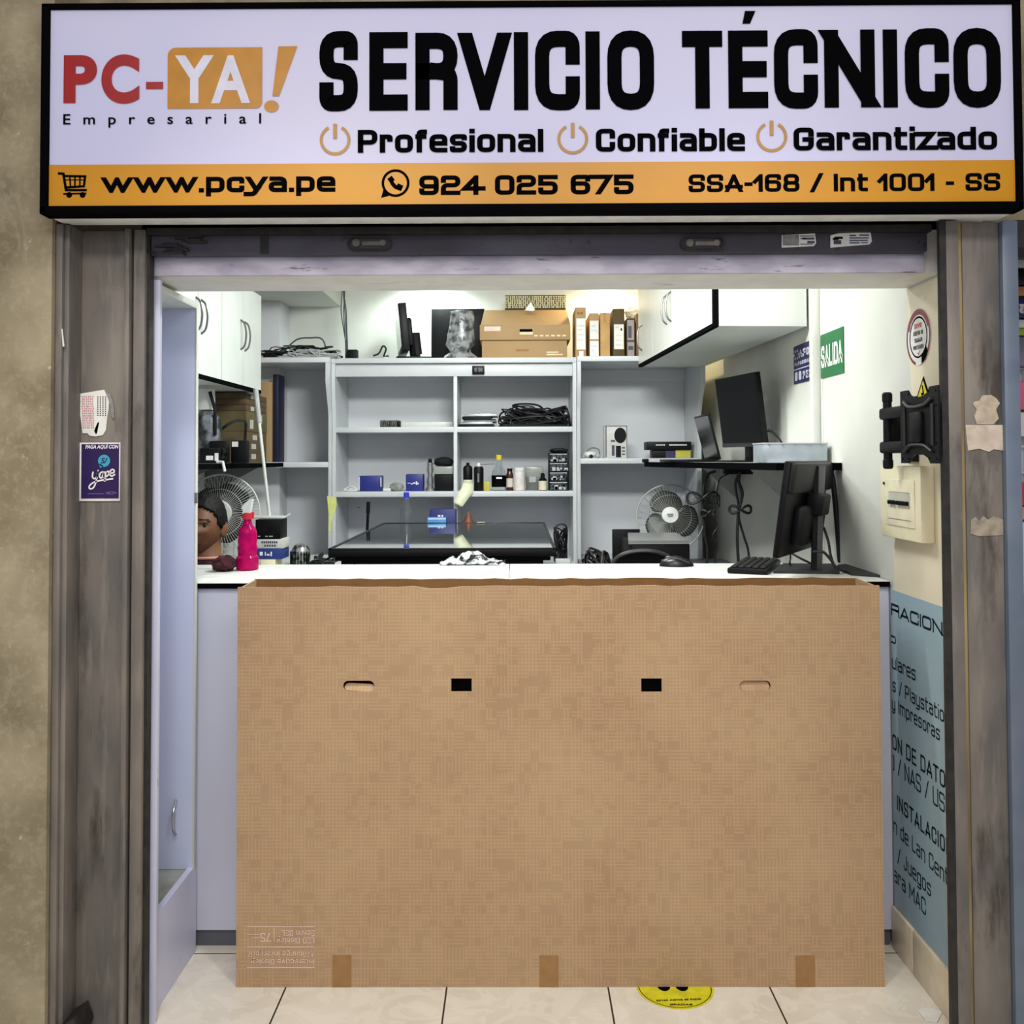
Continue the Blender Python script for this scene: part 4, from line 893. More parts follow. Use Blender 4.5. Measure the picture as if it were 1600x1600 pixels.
monitor('monitor', 'black monitor seen edge on, standing on the back shelving left of the film wrapped one', 'monitor', (v.x+.012, 5.46), R(-80), 5, .42, .262, TOPZ, .24, .20, .045, neck_w=.075, thick=.045, neck_off=.06, base_off=.05)
# dark panel standing behind the wrapped monitor
t = carton('monitor', 'flat black screen panel standing behind the film wrapped monitor', 'monitor', (674, 757), 482.5, 549, 5.66, .03, BLACK, base=TOPZ+.035)
B(PY(700, 549, 5.66).x, PY(735, 549, 5.66).x, 5.64, 5.70, TOPZ, TOPZ+.034, .003).build('foot', BLACK, t)
# film wrapped monitor: crumpled wrap around a slim body
v = PY(718, 558, 5.42); t = thing('wrapped_monitor', 'monitor on a stand wrapped in crumpled clear film beside the big cartons', 'monitor', (v.x, 5.42, TOPZ))
B(v.x-.035, v.x+.045, 5.38, 5.44, TOPZ+.05, TOPZ+.26, .01).build('panel', BLACK, t); B(v.x-.07, v.x+.08, 5.36, 5.46, TOPZ, TOPZ+.015, .004).build('base', BLACK, t)
rng = random.Random(2); mb = MB(); rings = []
prof = [(.100, 0), (.086, .02), (.06, .05), (.066, .07), (.078, .09), (.076, .14), (.07, .19), (.07, .24), (.064, .275), (.03, .285), (.002, .28)]
for r_, z in prof:
    rings.append([mb.bm.verts.new((v.x+r_*math.cos(2*math.pi*k/22)*(1+rng.uniform(-.12, .12))+.012*z/.28, 5.42+r_*.75*math.sin(2*math.pi*k/22)*(1+rng.uniform(-.12, .12)), TOPZ+.001+max(0, z+(rng.uniform(-.008, .008) if z else 0)))) for k in range(22)])
for i in range(len(rings)-1):
    for k in range(22): mb.bm.faces.new((rings[i][k], rings[i][(k+1) % 22], rings[i+1][(k+1) % 22], rings[i+1][k]))
mb.build('film_wrap', FILM, t, ang=20)
# cartons
prn = mat('carton_print', (226, 206, 170), .7); lab = mat('label_print', (206, 208, 214), .6); labp = mat('pink_label', (226, 200, 190), .6)
slot = [('hand_slot', INK, [(.42, .70, .58, .80)]), ('slot_flap', CARTON, [(.42, .60, .58, .70)])]
carton('moving_carton', 'lower of two stacked brown cartons on the back shelving', 'box', (753, 886), 532, 559, 5.34, .28, CARTON, base=TOPZ, marks=[('printed_text', mat('carton_brown_print', (150, 110, 66), .7), [(.40, .40, .55, .52)]), ('printed_line', prn, [(.76, .18, .95, .26), (.76, .32, .9, .38)])])
zt = PY(820, 532, 5.34).z
t = thing('moving_carton', 'upper brown carton with a hand slot and a raised sloping lid on the back shelving', 'box', (PY(820, 532, 5.33).x, 5.48, zt))
a, b_, c, d = rect(749.5, 507, 891.5, 532, 5.325)
c = zt+.001
MB().box(a, b_, 5.325, 5.63, c, d, .004).build('body', CARTON, t)
w_ = b_-a; hh = d-c
B(a+.44*w_, a+.58*w_, 5.3235, 5.3255, c+.52*hh, c+.70*hh).build('hand_slot', INK, t); B(a+.44*w_, a+.585*w_, 5.322, 5.3252, c+.34*hh, c+.52*hh).build('slot_flap', prn, t)
B(a+.05*w_, a+.23*w_, 5.3238, 5.3255, c+.58*hh, c+.88*hh).build('label', labp, t)
mb = MB(); [mb.box(a+(.6+i*.062)*w_, a+(.64+i*.062)*w_, 5.3238, 5.3255, c+.22*hh, c+.32*hh) for i in range(6)]; mb.build('printed_text', prn, t)
a2, b2, c2, d2 = rect(756, 482, 886, 507, 5.40)
MB().prism([(a2-.015, 5.335, d+.001), (b2+.015, 5.335, d+.001), (b2, 5.47, d2), (a2, 5.47, d2)], (0, .012, .004)).build('lid', CARTON, t)
t = carton('bubble_wrapped_box', 'small brown box in bubble wrap on top of the stacked cartons', 'box', (789, 884), 461, 484, 5.50, .10, CARTONG, base=PY(820, 484, 5.5).z+.002)
mb = MB(); rng = random.Random(4)
x0_, x1_ = PY(789, 470, 5.495).x, PY(884, 470, 5.495).x; zz = PY(820, 484, 5.5).z
for i in range(28):
    for j in range(6): mb.sphere((x0_+(x1_-x0_)*(i+.5+rng.uniform(-.2, .2))/28, 5.498, zz+.015+.072*j/6), .0055, 8, 5, (1, .5, 1))
mb.build('bubble_wrap', mat('bubble_wrap', (206, 200, 160), .15, spec=.8), t)
single(MB().prism([PY(*p, 5.34) for p in ((820, 485), (829, 472), (836, 484), (833, 486))], (0, .004, .002)), 'paper_slip', PAPER, 'small white paper slip leaning on the lid of the upper carton', 'paper')
# upright slim cartons
UC = 'upright laptop cartons on the back shelving'
def upright(pxa, pxb, pyt, m, label, marks, Y=5.33): carton('upright_carton', label, 'box', (pxa, pxb), pyt, 558, Y, .28, m, base=TOPZ, group=UC, marks=marks)
upright(899, 915.5, 480, CARTON, 'tallest upright carton with a long white label, leftmost of the row', [('label', PAPER, [(.1, .17, .95, .78)]), ('small_label', PAPER, [(.35, .04, .75, .14)]), ('label_text', lab, [(.2, .62, .85, .65), (.2, .55, .6, .57), (.2, .45, .85, .47), (.2, .35, .7, .37)]), ('red_print', mat('red_brown_print', (170, 76, 50), .7), [(.2, .86, .4, .9), (.5, .86, .7, .9)])])
upright(921, 936, 489, CARTON, 'upright carton with two stacked white labels, second in the row', [('label', PAPER, [(.05, .42, .95, .83), (.05, .05, .95, .38)]), ('label_text', lab, [(.15, .7, .6, .73), (.15, .6, .8, .62), (.15, .25, .8, .28), (.2, .12, .5, .2)])])
upright(938, 953, 488.5, mat('orange_carton', (192, 152, 98), .75), 'plain brown upright carton without a label, third in the row', [('tape', TAPE, [(.3, .8, .6, .999)])])
upright(958, 976, 482, CARTONG, 'upright carton with a dark top and a white label, fourth in the row', [('label', PAPER, [(.08, .18, .92, .68)]), ('label_text', lab, [(.2, .6, .5, .63), (.2, .45, .8, .47), (.2, .35, .8, .37), (.2, .25, .7, .28)]), ('black_spot', INK, [(.65, .55, .78, .6)])])
upright(979, 992, 497, CARTONV, 'dark upright box with grey labels, fifth in the row', [('label', mat('grey_label', (150, 144, 150), .6), [(.1, .45, .9, .95), (.1, .02, .9, .40)]), ('label_text', greyink, [(.2, .5, .6, .8), (.2, .2, .8, .3)])])
upright(994, 1001, 490, CARTOND, 'narrow brown upright carton beside the right wall cabinet', [])
t = thing('plastic_bag', 'crumpled white plastic bag on top of the dark upright box', 'bag', (PY(988, 494, 5.4).x, 5.40, PY(985, 497, 5.33).z))
mb = MB(); rng = random.Random(7); v = PY(989, 488, 5.40)
mb.sphere((v.x, 5.42, v.z-.004), .045, 18, 12, (1.0, .8, .8))
for q in mb.bm.verts: q.co += Vector((rng.uniform(-1, 1), rng.uniform(-1, 1), rng.uniform(-1, 1)))*.006; q.co.z = max(q.co.z, PY(985, 497, 5.33).z+.001)
mb.build('bag', mat('milky_film', (240, 232, 210), .3, trans=.3), t, ang=20)
# cables on top
heap('cable_heap', 'tangle of grey and black cables on the left end of the back shelving', 'cable', PY(405, 550, 5.4).x, PY(535, 550, 5.4).x, 5.31, 5.50, TOPZ, .085, 26, .0042, CABLE, 21)
heap('cable_heap', 'lighter cables and plugs tangled on the left end of the back shelving', 'cable', PY(440, 550, 5.4).x, PY(540, 550, 5.4).x, 5.225, 5.285, TOPZ, .05, 9, .004, LGREY, 22)
p = [PY(*q, 5.56) for q in ((430, 545), (460, 533), (485, 528), (505, 532), (512, 545))]; p[0].z = p[-1].z = TOPZ+.006
single(MB().tube(spline(p, 8), .0048), 'cable', CABLEG, 'grey cable arching up over the tangle of cables', 'cable')
p = [PY(*q, 5.60) for q in ((415, 546), (440, 541), (470, 543), (500, 553))]; p[-1].z = TOPZ+.006
single(MB().tube(spline(p, 8), .005), 'cable', CABLEG, 'low grey cable running flat through the tangle of cables', 'cable')
hc = thing('hanging_cables', 'bundle of thin grey cables hanging from the ceiling to the back shelving', 'cable', (PY(538, 540, 5.4).x, 5.42, TOPZ))
rng = random.Random(9)
for i, (xa, xb, xc) in enumerate(((534, 533, 541), (536, 539, 542), (537, 541, 543), (538, 537, 540))):
    pts = [PY(xa, 400, 5.44), PY(xa+.5, 458, 5.43), PY(xb, 485, 5.42), PY((xb+xc)/2, 515, 5.42), PY(xc, 540, 5.42), PY(xc, 558, 5.42)]; pts[0].z = CZ-.002; pts[-1].z = TOPZ+.006
    MB().tube(spline(pts, 6), .0032, 6).build('strand', CABLEG, hc)
carton('power_adapter', 'black power adapter at the foot of the hanging cables', 'adapter', (542, 558), 546, 558, 5.36, .05, BLACK, base=TOPZ, bev=.004)
t = thing('curled_cable', 'short curled black and white cable on the shelf between adapter and monitor', 'cable', (PY(595, 555, 5.4).x, 5.38, TOPZ))
p = [PY(*q, 5.38) for q in ((583, 556), (592, 552), (598, 541), (603, 545), (600, 557), (607, 556))]
for q in p: q.z = max(q.z, TOPZ+.006)
MB().tube(spline(p, 6), .005).build('cord', CABLE, t); q = PY(600, 556, 5.37); MB().box(q.x, q.x+.025, 5.36, 5.375, TOPZ, TOPZ+.016, .003).build('plug', WHITE, t)
q = PY(469, 552, 5.36); single(MB().box(q.x-.035, q.x+.03, 5.33, 5.37, TOPZ, TOPZ+.03, .0048), 'white_charger', WHITE, 'small white charger among the cables on the back shelving', 'charger')
# ================================================================== MIDDLE BAY SHELVES
Z1, Z2, Z3 = 1.6503, 1.2893, 1.4713
v = PY(609, 661, 5.40)
t = thing('cable_coil', 'small grey coil of wire on the empty upper left shelf of the middle bay', 'cable', (v.x, 5.40, Z1))
mb = MB()
for i in range(9): mb.tube([(v.x-.05+i*.011, 5.40+.02*math.cos(a), Z1+.0225+.018*math.sin(a)) for a in [2*math.pi*k/14 for k in range(14)]], .0042, 6, closed=True)
mb.build('coil', mat('dark_grey_wire', (60, 62, 62), .5, c2=(110, 112, 110), sc=60, lo=.45, hi=.55), t); B(v.x+.045, v.x+.062, 5.38, 5.42, Z1, Z1+.04, .004).build('plug', BLACK, t)
single(B(PY(627, 662, 5.5).x, PY(708, 662, 5.5).x, 5.50, 5.53, Z1, Z1+.036, .002), 'white_strip', WHITE, 'flat white panel strip lying on the upper left shelf', 'panel')
# stack of laptops
rng = random.Random(6); z = Z1
for i, (pa, pb, h, m, lb) in enumerate(((716, 772, .016, BLACK, 'lowest black laptop of the stack on the upper right shelf'), (719, 770, .013, SILVER, 'thin silver laptop, second from the bottom of the stack on the upper right shelf'), (724, 775, .015, GREYP, 'grey laptop, third from the bottom of the stack on the upper right shelf'), (722, 768, .016, BLACK, 'black laptop just under the top of the stack on the upper right shelf'), (726, 777, .013, SILVER, 'silver laptop, topmost of the stack on the upper right shelf'))):
    a, b_ = PY(pa, 655, 5.34).x, PY(pb, 655, 5.34).x; t = thing('laptop', lb, 'laptop', ((a+b_)/2, 5.46, z), group='closed laptops in the stack')
    B(a, b_, 5.335, 5.58, z, z+h*.58, .002).build('base', m, t); B(a+.001, b_-.001, 5.337, 5.58, z+h*.62, z+h, .002).build('lid', METAL if m is SILVER else BLACK, t); B(a+.01, b_-.01, 5.345, 5.57, z+h*.5, z+h*.65).build('seam', INK, t); z += h
heap('cable_heap', 'large dark heap of black cables on the upper right shelf of the middle bay', 'cable', PY(782, 655, 5.4).x, PY(890, 655, 5.4).x, 5.33, 5.52, Z1, .12, 60, .0055, CABLE, 31)
def bx_(name, label, cat, px, pyt, Y, dep, m, base, marks=(), group=None, rotz=0): return carton(name, label, cat, px, pyt, pyt+30, Y, dep, m, base, group, marks, rotz)
bx_('small_box', 'plain royal blue box on the lower left shelf of the middle bay', 'box', (561, 596), 743.5, 5.36, .09, BLUEB, Z2, [('pale_edge', WHITEP, [(.0, .05, .03, .95), (.96, .3, 1.0, .9)])])
bx_('small_box', 'royal blue box with white writing upside down on the lower left shelf', 'box', (634, 661), 741, 5.36, .09, BLUEB, Z2, [('white_print', WHITEP, [(.3, .4, .4, .46), (.42, .44, .55, .52), (.58, .38, .66, .58), (.68, .4, .74, .5), (.1, .46, .28, .49)])])
t = thing('white_cable', 'small white cable lying left of the plain blue box', 'cable', (PY(548, 765, 5.36).x, 5.36, Z2)); v = PY(548, 765, 5.36)
MB().tube(spline([(v.x-.04, 5.36, Z2+.005), (v.x-.02, 5.37, Z2+.02), (v.x+.01, 5.36, Z2+.025), (v.x+.035, 5.355, Z2+.008), (v.x, 5.345, Z2+.005), (v.x-.03, 5.35, Z2+.005)], 6), .005).build('cord', CABLEW, t)
def lump(name, label, cat, px, pyt, Y, base, m, seed, dep=.06, amp=.25):
    a, b_ = PY(px[0], pyt, Y).x, PY(px[1], pyt, Y).x; h = PY(sum(px)/2, pyt, Y).z-base; mb = MB(); rng = random.Random(seed)
    mb.sphere(((a+b_)/2, Y, base+h*.45), 1, 18, 12, ((b_-a)/2, dep/2, h*.55))
    for v in mb.bm.verts:
        v.co += Vector((rng.uniform(-1, 1)*(b_-a), rng.uniform(-1, 1)*dep, rng.uniform(-1, 1)*h))*.5*amp*.4
        v.co.z = max(v.co.z, base+.0005); v.co.x = min(max(v.co.x, a), b_)
    return single(mb, name, m, label, cat, ang=18)
lump('plastic_bag', 'small grey plastic bag of parts between the two blue boxes', 'bag', (608, 631), 754, 5.38, Z2, mat('grey_bag', (150, 154, 148), .3, c2=(110, 114, 110), sc=40), 3)
v = PY(605, 764, 5.34); single(B(v.x-.022, v.x+.022, 5.32, 5.35, Z2, Z2+.018, .004), 'white_plug', WHITE, 'small white plug lying right of the plain blue box', 'plug')
lathe_thing('metal_tool', 'slim chrome tool standing on the lower left shelf beside the black case', 'tool', 672, 760, Z2, 5.37, [('base', METAL, [(.026, 0), (.026, .012), (.012, .03)]), ('body', METAL, [(.014, .029), (.018, .05), (.012, .09), (.02, .12), (.015, .145), (.02, .16)]), ('tip', BLACK, [(.012, .16), (.010, .182), (.003, .184)])])
t = bx_('storage_case', 'black case with a grey lid on the lower left shelf', 'case', (679, 708.5), 737, 5.36, .16, BLACK, Z2)
a, b_, c, d = rect(678, 729, 708.5, 741, 5.355); B(a, b_, 5.352, 5.53, c, d, .004).build('lid', mat('frosted_lid', (150, 156, 152), .25), t)
v = PY(693, 727, 5.4); zl = d
lump('tool_pouch', 'black pouch lying on top of the grey lidded case', 'pouch', (678, 709), 714, 5.43, zl+.001, mat('black_cloth', (15, 15, 16), .8), 5, .12, .2)
# bottles and cans, right half
lathe_thing('spray_can', 'short black spray can with a white lower label, left end of the bottle row', 'can', 731, 760, Z2, 5.42, [('body', BLACK, [(.026, .06), (.027, .065), (.027, .13), (.018, .143)]), ('label', CREAMP, [(.0272, 0), (.0272, .062)]), ('cap', BLACK, [(.010, .143), (.010, .158), (.004, .16)])])
t = lathe_thing('spray_can', 'black aerosol can with a white nozzle and a thin straw', 'can', 748, 760, Z2, 5.37, [('body', BLACK, [(.026, 0), (.028, .004), (.028, .125), (.022, .138)]), ('nozzle', WHITE, [(.011, .138), (.011, .150), (.007, .158)])])
v = PY(748, 726, 5.37); MB().tube([(v.x+.006, 5.37, Z2+.150), (v.x+.09, 5.368, Z2+.152)], .0018, 6).build('straw', mat('dark_straw', (50, 46, 50), .4), t)
mb = MB(); mb.box(v.x-.006, v.x+.004, 5.3405, 5.3425, Z2+.05, Z2+.10); mb.build('label_print', GREYP, t)
bx_('small_box', 'small olive yellow box standing between black can and big bottle', 'box', (756, 765.5), 752.5, 5.37, .04, YELLOWB, Z2)
v = PY(779.5, 740, 5.40)
t = lathe_thing('glass_bottle', 'large clear bottle with a yellow cap and a black label', 'bottle', 779.5, 740, Z2, 5.40, [('body', CLEAR, [(.036, 0), (.041, .0048), (.041, .09), (.036, .11), (.018, .14), (.016, .175)]), ('cap', YELLOW, [(.016, .175), (.0165, .178), (.0165, .199), (.013, .203)]), ('liquid', mat('cloudy_white', (226, 228, 224), .4), [(.034, .004), (.038, .008), (.038, .03)]), ('label', INK, [(.0415, .022), (.0418, .03), (.0418, .075), (.0415, .085)])])
B(v.x-.014, v.x+.018, 5.356, 5.3585, Z2+.068, Z2+.078).build('label_print', WHITEP, t)
lathe_thing('medicine_bottle', 'brown glass bottle with a pale label right of the big clear bottle', 'bottle', 796.5, 750, Z2, 5.40, [('body', mat('brown_glass', (66, 26, 20), .15), [(.019, 0), (.020, .004), (.020, .092), (.015, .105), (.014, .112)]), ('label', mat('pale_label', (206, 196, 190), .6), [(.0203, .02), (.0203, .07)]), ('cap', BLACK, [(.0155, .112), (.0155, .126)])])
lathe_thing('white_jar', 'matt white cylindrical jar in the row of bottles', 'jar', 811.5, 750, Z2, 5.38, [('body', mat('matt_white_jar', (214, 206, 202), .5), [(.028, 0), (.031, .004), (.031, .108), (.029, .112)]), ('lid', WHITE, [(.0315, .112), (.0315, .128), (.028, .131)])])
t = bx_('plastic_container', 'grey translucent container with dark contents behind the small bottle', 'container', (822, 848), 745, 5.46, .10, mat('smoky_plastic', (104, 108, 104), .25), Z2); v = PY(833, 757, 5.455)
B(v.x-.022, v.x+.015, 5.456, 5.461, Z2+.045, Z2+.085).build('label', LGREY, t); a, b_, c, d = rect(821, 729, 849, 746, 5.455); B(a, b_, 5.455, 5.565, c, d, .008).build('bag_top', mat('pale_bag', (150, 154, 148), .25), t)
lathe_thing('medicine_bottle', 'small bottle with a cream label and a black cap beside the drawer organizer', 'bottle', 848, 755, Z2, 5.37, [('body', BLACK, [(.022, 0), (.023, .004), (.023, .062), (.011, .075)]), ('label', mat('cream_label', (214, 206, 180), .6), [(.0235, .004), (.0235, .056)]), ('cap', BLACK, [(.012, .075), (.012, .094), (.006, .10)])])
# drawer organizer
a, b_, c, d = rect(857.5, 708, 889.5, 768, 5.36); c = Z2
t = thing('drawer_organizer', 'black organizer of small clear drawers at the right end of the bottle row', 'organizer', ((a+b_)/2, 5.42, c))
m = MB(); hh = d-c
m.box(a, b_, 5.48, 5.49, c, d); m.box(a, a+.005, 5.36, 5.485, c, d, .001); m.box(b_-.012, b_, 5.36, 5.485, c, d, .001)
for i in range(5): m.box(a, b_, 5.36, 5.485, c+hh*i/4-.003*(i > 0), c+hh*i/4+.003*(i == 0)+.001)
m.build('frame', BLACK, t)
for i in range(4):
    z0_, z1_ = c+hh*i/4+.004, c+hh*(i+1)/4-.004
    dr = B(a+.006, b_-.013, 5.357, 5.361, z0_, z1_, .001).build('drawer', mat('drawer_front', (70, 76, 86), .12, c2=(20, 22, 26), sc=70, lo=.45, hi=.55), t)
    B(a+.006, b_-.013, 5.3545, 5.3575, z1_-.004, z1_).build('drawer_lip', mat('clear_grey_lip', (190, 196, 200), .2), dr)
    mb = MB(); rng = random.Random(i)
    for k in range(6): x = a+.012+rng.random()*(b_-a-.04); mb.box(x, x+.008+rng.random()*.014, 5.3555, 5.3575, z0_+.002, z0_+.008+rng.random()*.02, .001)
    mb.build('small_parts', LGREY, dr)
v = PY(874, 704, 5.42)
lump('cable_bundle', 'bundle of black cable lying on top of the drawer organizer', 'cable', (858, 888), 700, 5.43, d+.001, CABLE, 9, .09, .3)
# paper roll strip hanging over the shelf edge
mb = MB(); ptl = [PY(*p, Y_) for p, Y_ in (((724, 753), 5.335), ((722, 760), 5.30), ((716, 772), 5.275), ((708, 785), 5.272))]; ptr = [PY(*p, Y_) for p, Y_ in (((738, 753), 5.335), ((739.5, 768), 5.30), ((731, 780), 5.275), ((722, 792.5), 5.262))]
L1, R1 = spline(ptl, 5), spline(ptr, 5)
for i in range(len(L1)-1): mb.poly([L1[i], R1[i], R1[i+1], L1[i+1]])
bmesh.ops.remove_doubles(mb.bm, verts=mb.bm.verts, dist=1e-5)
o = single(mb, 'receipt_paper', CREAMP, 'cream paper strip curling down over the shelf edge in the middle bay', 'paper'); sm = o.modifiers.new('t', 'SOLIDIFY'); sm.thickness = .0008
# stuff behind the flat screen (standing on the bench board of the bay, z .90)
Z4 = .9003
lathe_thing('water_bottle', 'clear plastic water bottle with a blue cap behind the flat lying screen', 'bottle', 635, 800, Z4, 5.21, [('body', mat('bottle_plastic', (244, 247, 250), .03, trans=.98, ior=1.06, coat=1), [(.030, 0), (.033, .01), (.033, .10), (.029, .115), (.033, .13), (.036, .24), (.031, .30), (.014, .345), (.013, .36)]), ('cap', mat('blue_cap', (46, 60, 190), .35), [(.0155, .36), (.0155, .385), (.013, .388)]), ('neck_ring', mat('blue_ring', (90, 100, 200), .3), [(.016, .350), (.016, .356)])])
t = carton('small_box', 'dark blue box with white writing behind the flat lying screen', 'box', (671, 712), 796, 860, 5.19, .10, mat('deep_blue_box', (38, 44, 110), .45), Z4, marks=[('white_print', WHITEP, [(.32, .86, .42, .895), (.46, .84, .52, .895)])])
carton('small_box', 'sky blue box with a white top in front of the dark blue box', 'box', (667.5, 697), 808.5, 860, 5.125, .055, LBLUE, Z4, marks=[('white_band', mat('pale_blue_white', (190, 214, 238), .5), [(.05, .955, .98, .99)])])
v = PY(732, 800, 5.2)
t = thing('funnel', 'brown cone shaped funnel behind the flat lying screen', 'funnel', (v.x, 5.2, Z4))
zt_ = PY(732, 799, 5.2).z; MB().lathe([(.06, Z4), (.057, Z4+.06), (.045, zt_-.075), (.022, zt_-.04), (.010, zt_-.015), (.003, zt_)], (v.x, 5.2, 0), 20).build('cone', mat('brown_plastic', (112, 62, 42), .5), t)
t = thing('screwdriver', 'dark slim tool standing upright behind the left edge of the flat screen', 'tool', (PY(575, 800, 5.24).x, 5.24, Z4)); v = PY(575, 800, 5.24); zt_ = PY(575, 784, 5.24).z
MB().tube([(v.x-.012, 5.24, Z4+.002), (v.x, 5.24, zt_-.06)], .008).build('shaft', BLACK, t); MB().tube([(v.x, 5.24, zt_-.062), (v.x+.002, 5.24, zt_)], [.011, .010], 10).build('grip', BLACK, t)
single(MB().lathe([(.011, 0), (.011, .0048), (.004, .007)], PY(561, 791, 5.699), 16, Matrix.Rotation(R(90), 3, 'X')), 'wall_plug', mat('olive_plug', (86, 88, 54), .5), 'small olive plug in the back panel under the lower left shelf', 'plug')
heap('cable_heap', 'black cables heaped in the lower right corner of the middle bay', 'cable', PY(866, 860, 5.2).x, PY(892, 860, 5.2).x-.02, 5.19, 5.285, Z4, .21, 16, .006, CABLE, 41)
p = [PY(*q, 5.12) for q in ((868, 872), (891, 872))]; single(B(p[0].x, p[1].x, 5.11, 5.15, Z4, Z4+.030, .003), 'white_charger', WHITE, 'flat white charger strip under the black cables of the middle bay', 'charger')
# yellow paper on the side panel
mb = MB(); q = [PY(*p, 5.298) for p in ((511, 775), (525.5, 777), (526, 790), (520, 806), (515.5, 832), (513, 831), (514, 806))]
single(mb.prism(q, (0, -.0012, 0)), 'sticky_note', mat('pale_yellow_paper', (216, 222, 132), .7), 'long pale yellow paper hanging on the left upright of the middle bay', 'paper')
# ================================================================== RIGHT BAY SHELF
v = PY(923, 708, 5.40)
t = thing('game_controller', 'small white and grey gadget at the left end of the right bay shelf', 'gadget', (v.x, 5.40, Z3))
m = MB(); m.sphere((v.x-.005, 5.40, Z3+.022), .04, 18, 10, (1.0, .7, .5)); m.build('body', WHITE, t)
for dx, r_ in ((.038, .014), (-.045, .012), (.0, .011)): MB().sphere((v.x+dx, 5.37, Z3+r_), r_, 12, 8).build('bud', LGREY if dx else BLACK, t)
MB().tube(spline([(v.x-.02, 5.39, Z3+.045), (v.x+.01, 5.4, Z3+.06), (v.x+.045, 5.40, Z3+.05), (v.x+.05, 5.39, Z3+.02)], 6), .004).build('strap', GREYP, t)
a, b_, c, d = rect(944.5, 665, 980, 714, 5.36); c = Z3
t = carton('mouse_box', 'white retail box with a picture of a black mouse on the right bay shelf', 'box', (944.5, 980), 665, 714, 5.36, .06, mat('box_white', (206, 206, 200), .5), Z3, marks=[('dark_strip', GREYP, [(.03, .03, .10, .97), (.0, .97, 1, 1.0), (.965, .0, 1, 1)]), ('small_print', greyink, [(.32, .08, .44, .4), (.76, .1, .9, .14), (.76, .2, .9, .24), (.76, .3, .9, .34), (.28, .5, .46, .56)]), ('dark_picture', BLACK, [(.50, .03, .72, .38)])])
mb = MB(); mb.plate(circ((a+b_)/2+.025, c+(d-c)*.70, .034, 24, .044), [], lambda u, v: Vector((u, 5.3585, v)), (0, -.0008, 0)); mb.build('mouse_picture', BLACK, t)
zz = Z3
carton('small_box', 'black and purple box with a yellow end, under the long black box, right bay', 'box', (1020, 1079), 703, 714, 5.40, .12, BLACK, Z3, marks=[('yellow_end', YELLOWB, [(.60, .02, 1.0, .98)]), ('purple_patch', mat('dark_purple', (60, 48, 90), .5), [(.34, .0, .58, .9)])])
zb_ = PY(1050, 703, 5.40).z+.0005
carton('keyboard_box', 'long black box with white writing on top of the yellow ended box', 'box', (1011, 1080.5), 690, 703, 5.385, .14, BLACK, zb_, marks=[('white_print', WHITEP, [(.2+i*.036, .5, .222+i*.036, .68) for i in range(6)]+[(.5+i*.045, .5, .53+i*.045, .68) for i in range(9)])])
v = PY(1008, 718, 5.305); single(B(v.x-.018, v.x+.018, 5.292, 5.302, Z3-.022, Z3-.004, .002), 'shelf_clip', BLACK, 'small black clip on the front edge of the right bay shelf', 'clip')
# ================================================================== RIGHT SIDE: HIGH WALL SHELF
ZS = 1.4503
t = thing('laptop', 'open black laptop with its screen turned sideways on the right wall shelf', 'laptop', (.93, 4.68, ZS))
B(.73, .96, 4.50, 4.86, ZS, ZS+.014, .004).build('base', BLACK, t)
Mx = Matrix.Translation((.962, 0, ZS+.012)) @ Matrix.Rotation(R(-14), 4, 'Y')
MB().box(0, .008, 4.50, 4.86, 0, .225, .002, Mx).build('lid', BLACK, t); MB().box(-.0012, .0004, 4.51, 4.85, .012, .215, 0, Mx).build('screen', mat('laptop_glass', (14, 14, 12), .2), t)
t = thing('monitor', 'black upright monitor with a dark screen on the right wall shelf', 'monitor', (1.003, 4.17, ZS), R(-77))
T_ = chain(t); ML = T_ @ Matrix.Translation((0, 0, .068)) @ Matrix.Rotation(R(7), 4, 'X')
MB().box(-.198, .198, -.012, .012, 0, .315, .003, ML).build('panel', BLACK, t); MB().box(-.19, .19, -.0128, -.010, .022, .309, 0, ML).build('screen', mat('dark_screen', (6, 8, 10), .3, spec=.2), t)
MB().box(-.198, .198, -.0135, -.010, .002, .018, .001, ML).build('lower_bezel', mat('bezel_grey', (40, 40, 42), .4), t)
MB().box(-.03, .03, .012, .03, .008, .25, .004, T_).build('neck', BLACK, t); MB().box(-.11, .11, -.09, .09, 0, .009, .004, T_).build('base', BLACK, t)
p = [PY(1200, 672, 3.99), PY(1206, 674, 3.98), PY(1214, 682, 3.97), PY(1221, 692, 3.96), PY(1226, 706, 3.95)]; p[-1].z = ZS+.006; MB().tube(spline(p, 6), [.007]*7+[.004]*(len(spline(p, 6))-7)).build('video_cable', CABLE, t)
a, b_, c, d = rect(1193, 692, 1293, 724, 3.40)
t = thing('metal_case', 'small silver metal case on the near end of the right wall shelf', 'case', ((a+b_)/2, 3.46, ZS))
B(a, b_, 3.40, 3.55, ZS, d, .002).build('body', SILVER, t); B(a-.002, b_+.002, 3.398, 3.552, d-.004, d+.001, .001).build('top_cover', mat('silver_edge', (196, 200, 206), .4, .3), t)
m = MB()
for i in range(5): m.lathe([(.0035, 0), (.0035, .002)], (a+.02+i*(b_-a-.04)/4, 3.3985, d-.006), 10, Matrix.Rotation(R(90), 3, 'X'))
m.build('screws', METAL, t); B(b_, b_+.006, 3.44, 3.52, ZS+.02, d-.02, .002).build('connector', GREYP, t)
q = PY(1186, 720, 3.55); single(MB().tube(spline([(q.x-.012, 3.52, ZS+.008), (q.x, 3.55, ZS+.016), (q.x+.010, 3.58, ZS+.010)], 6), .008), 'small_plug', LGREY, 'small grey plug lying left of the silver metal case', 'plug')
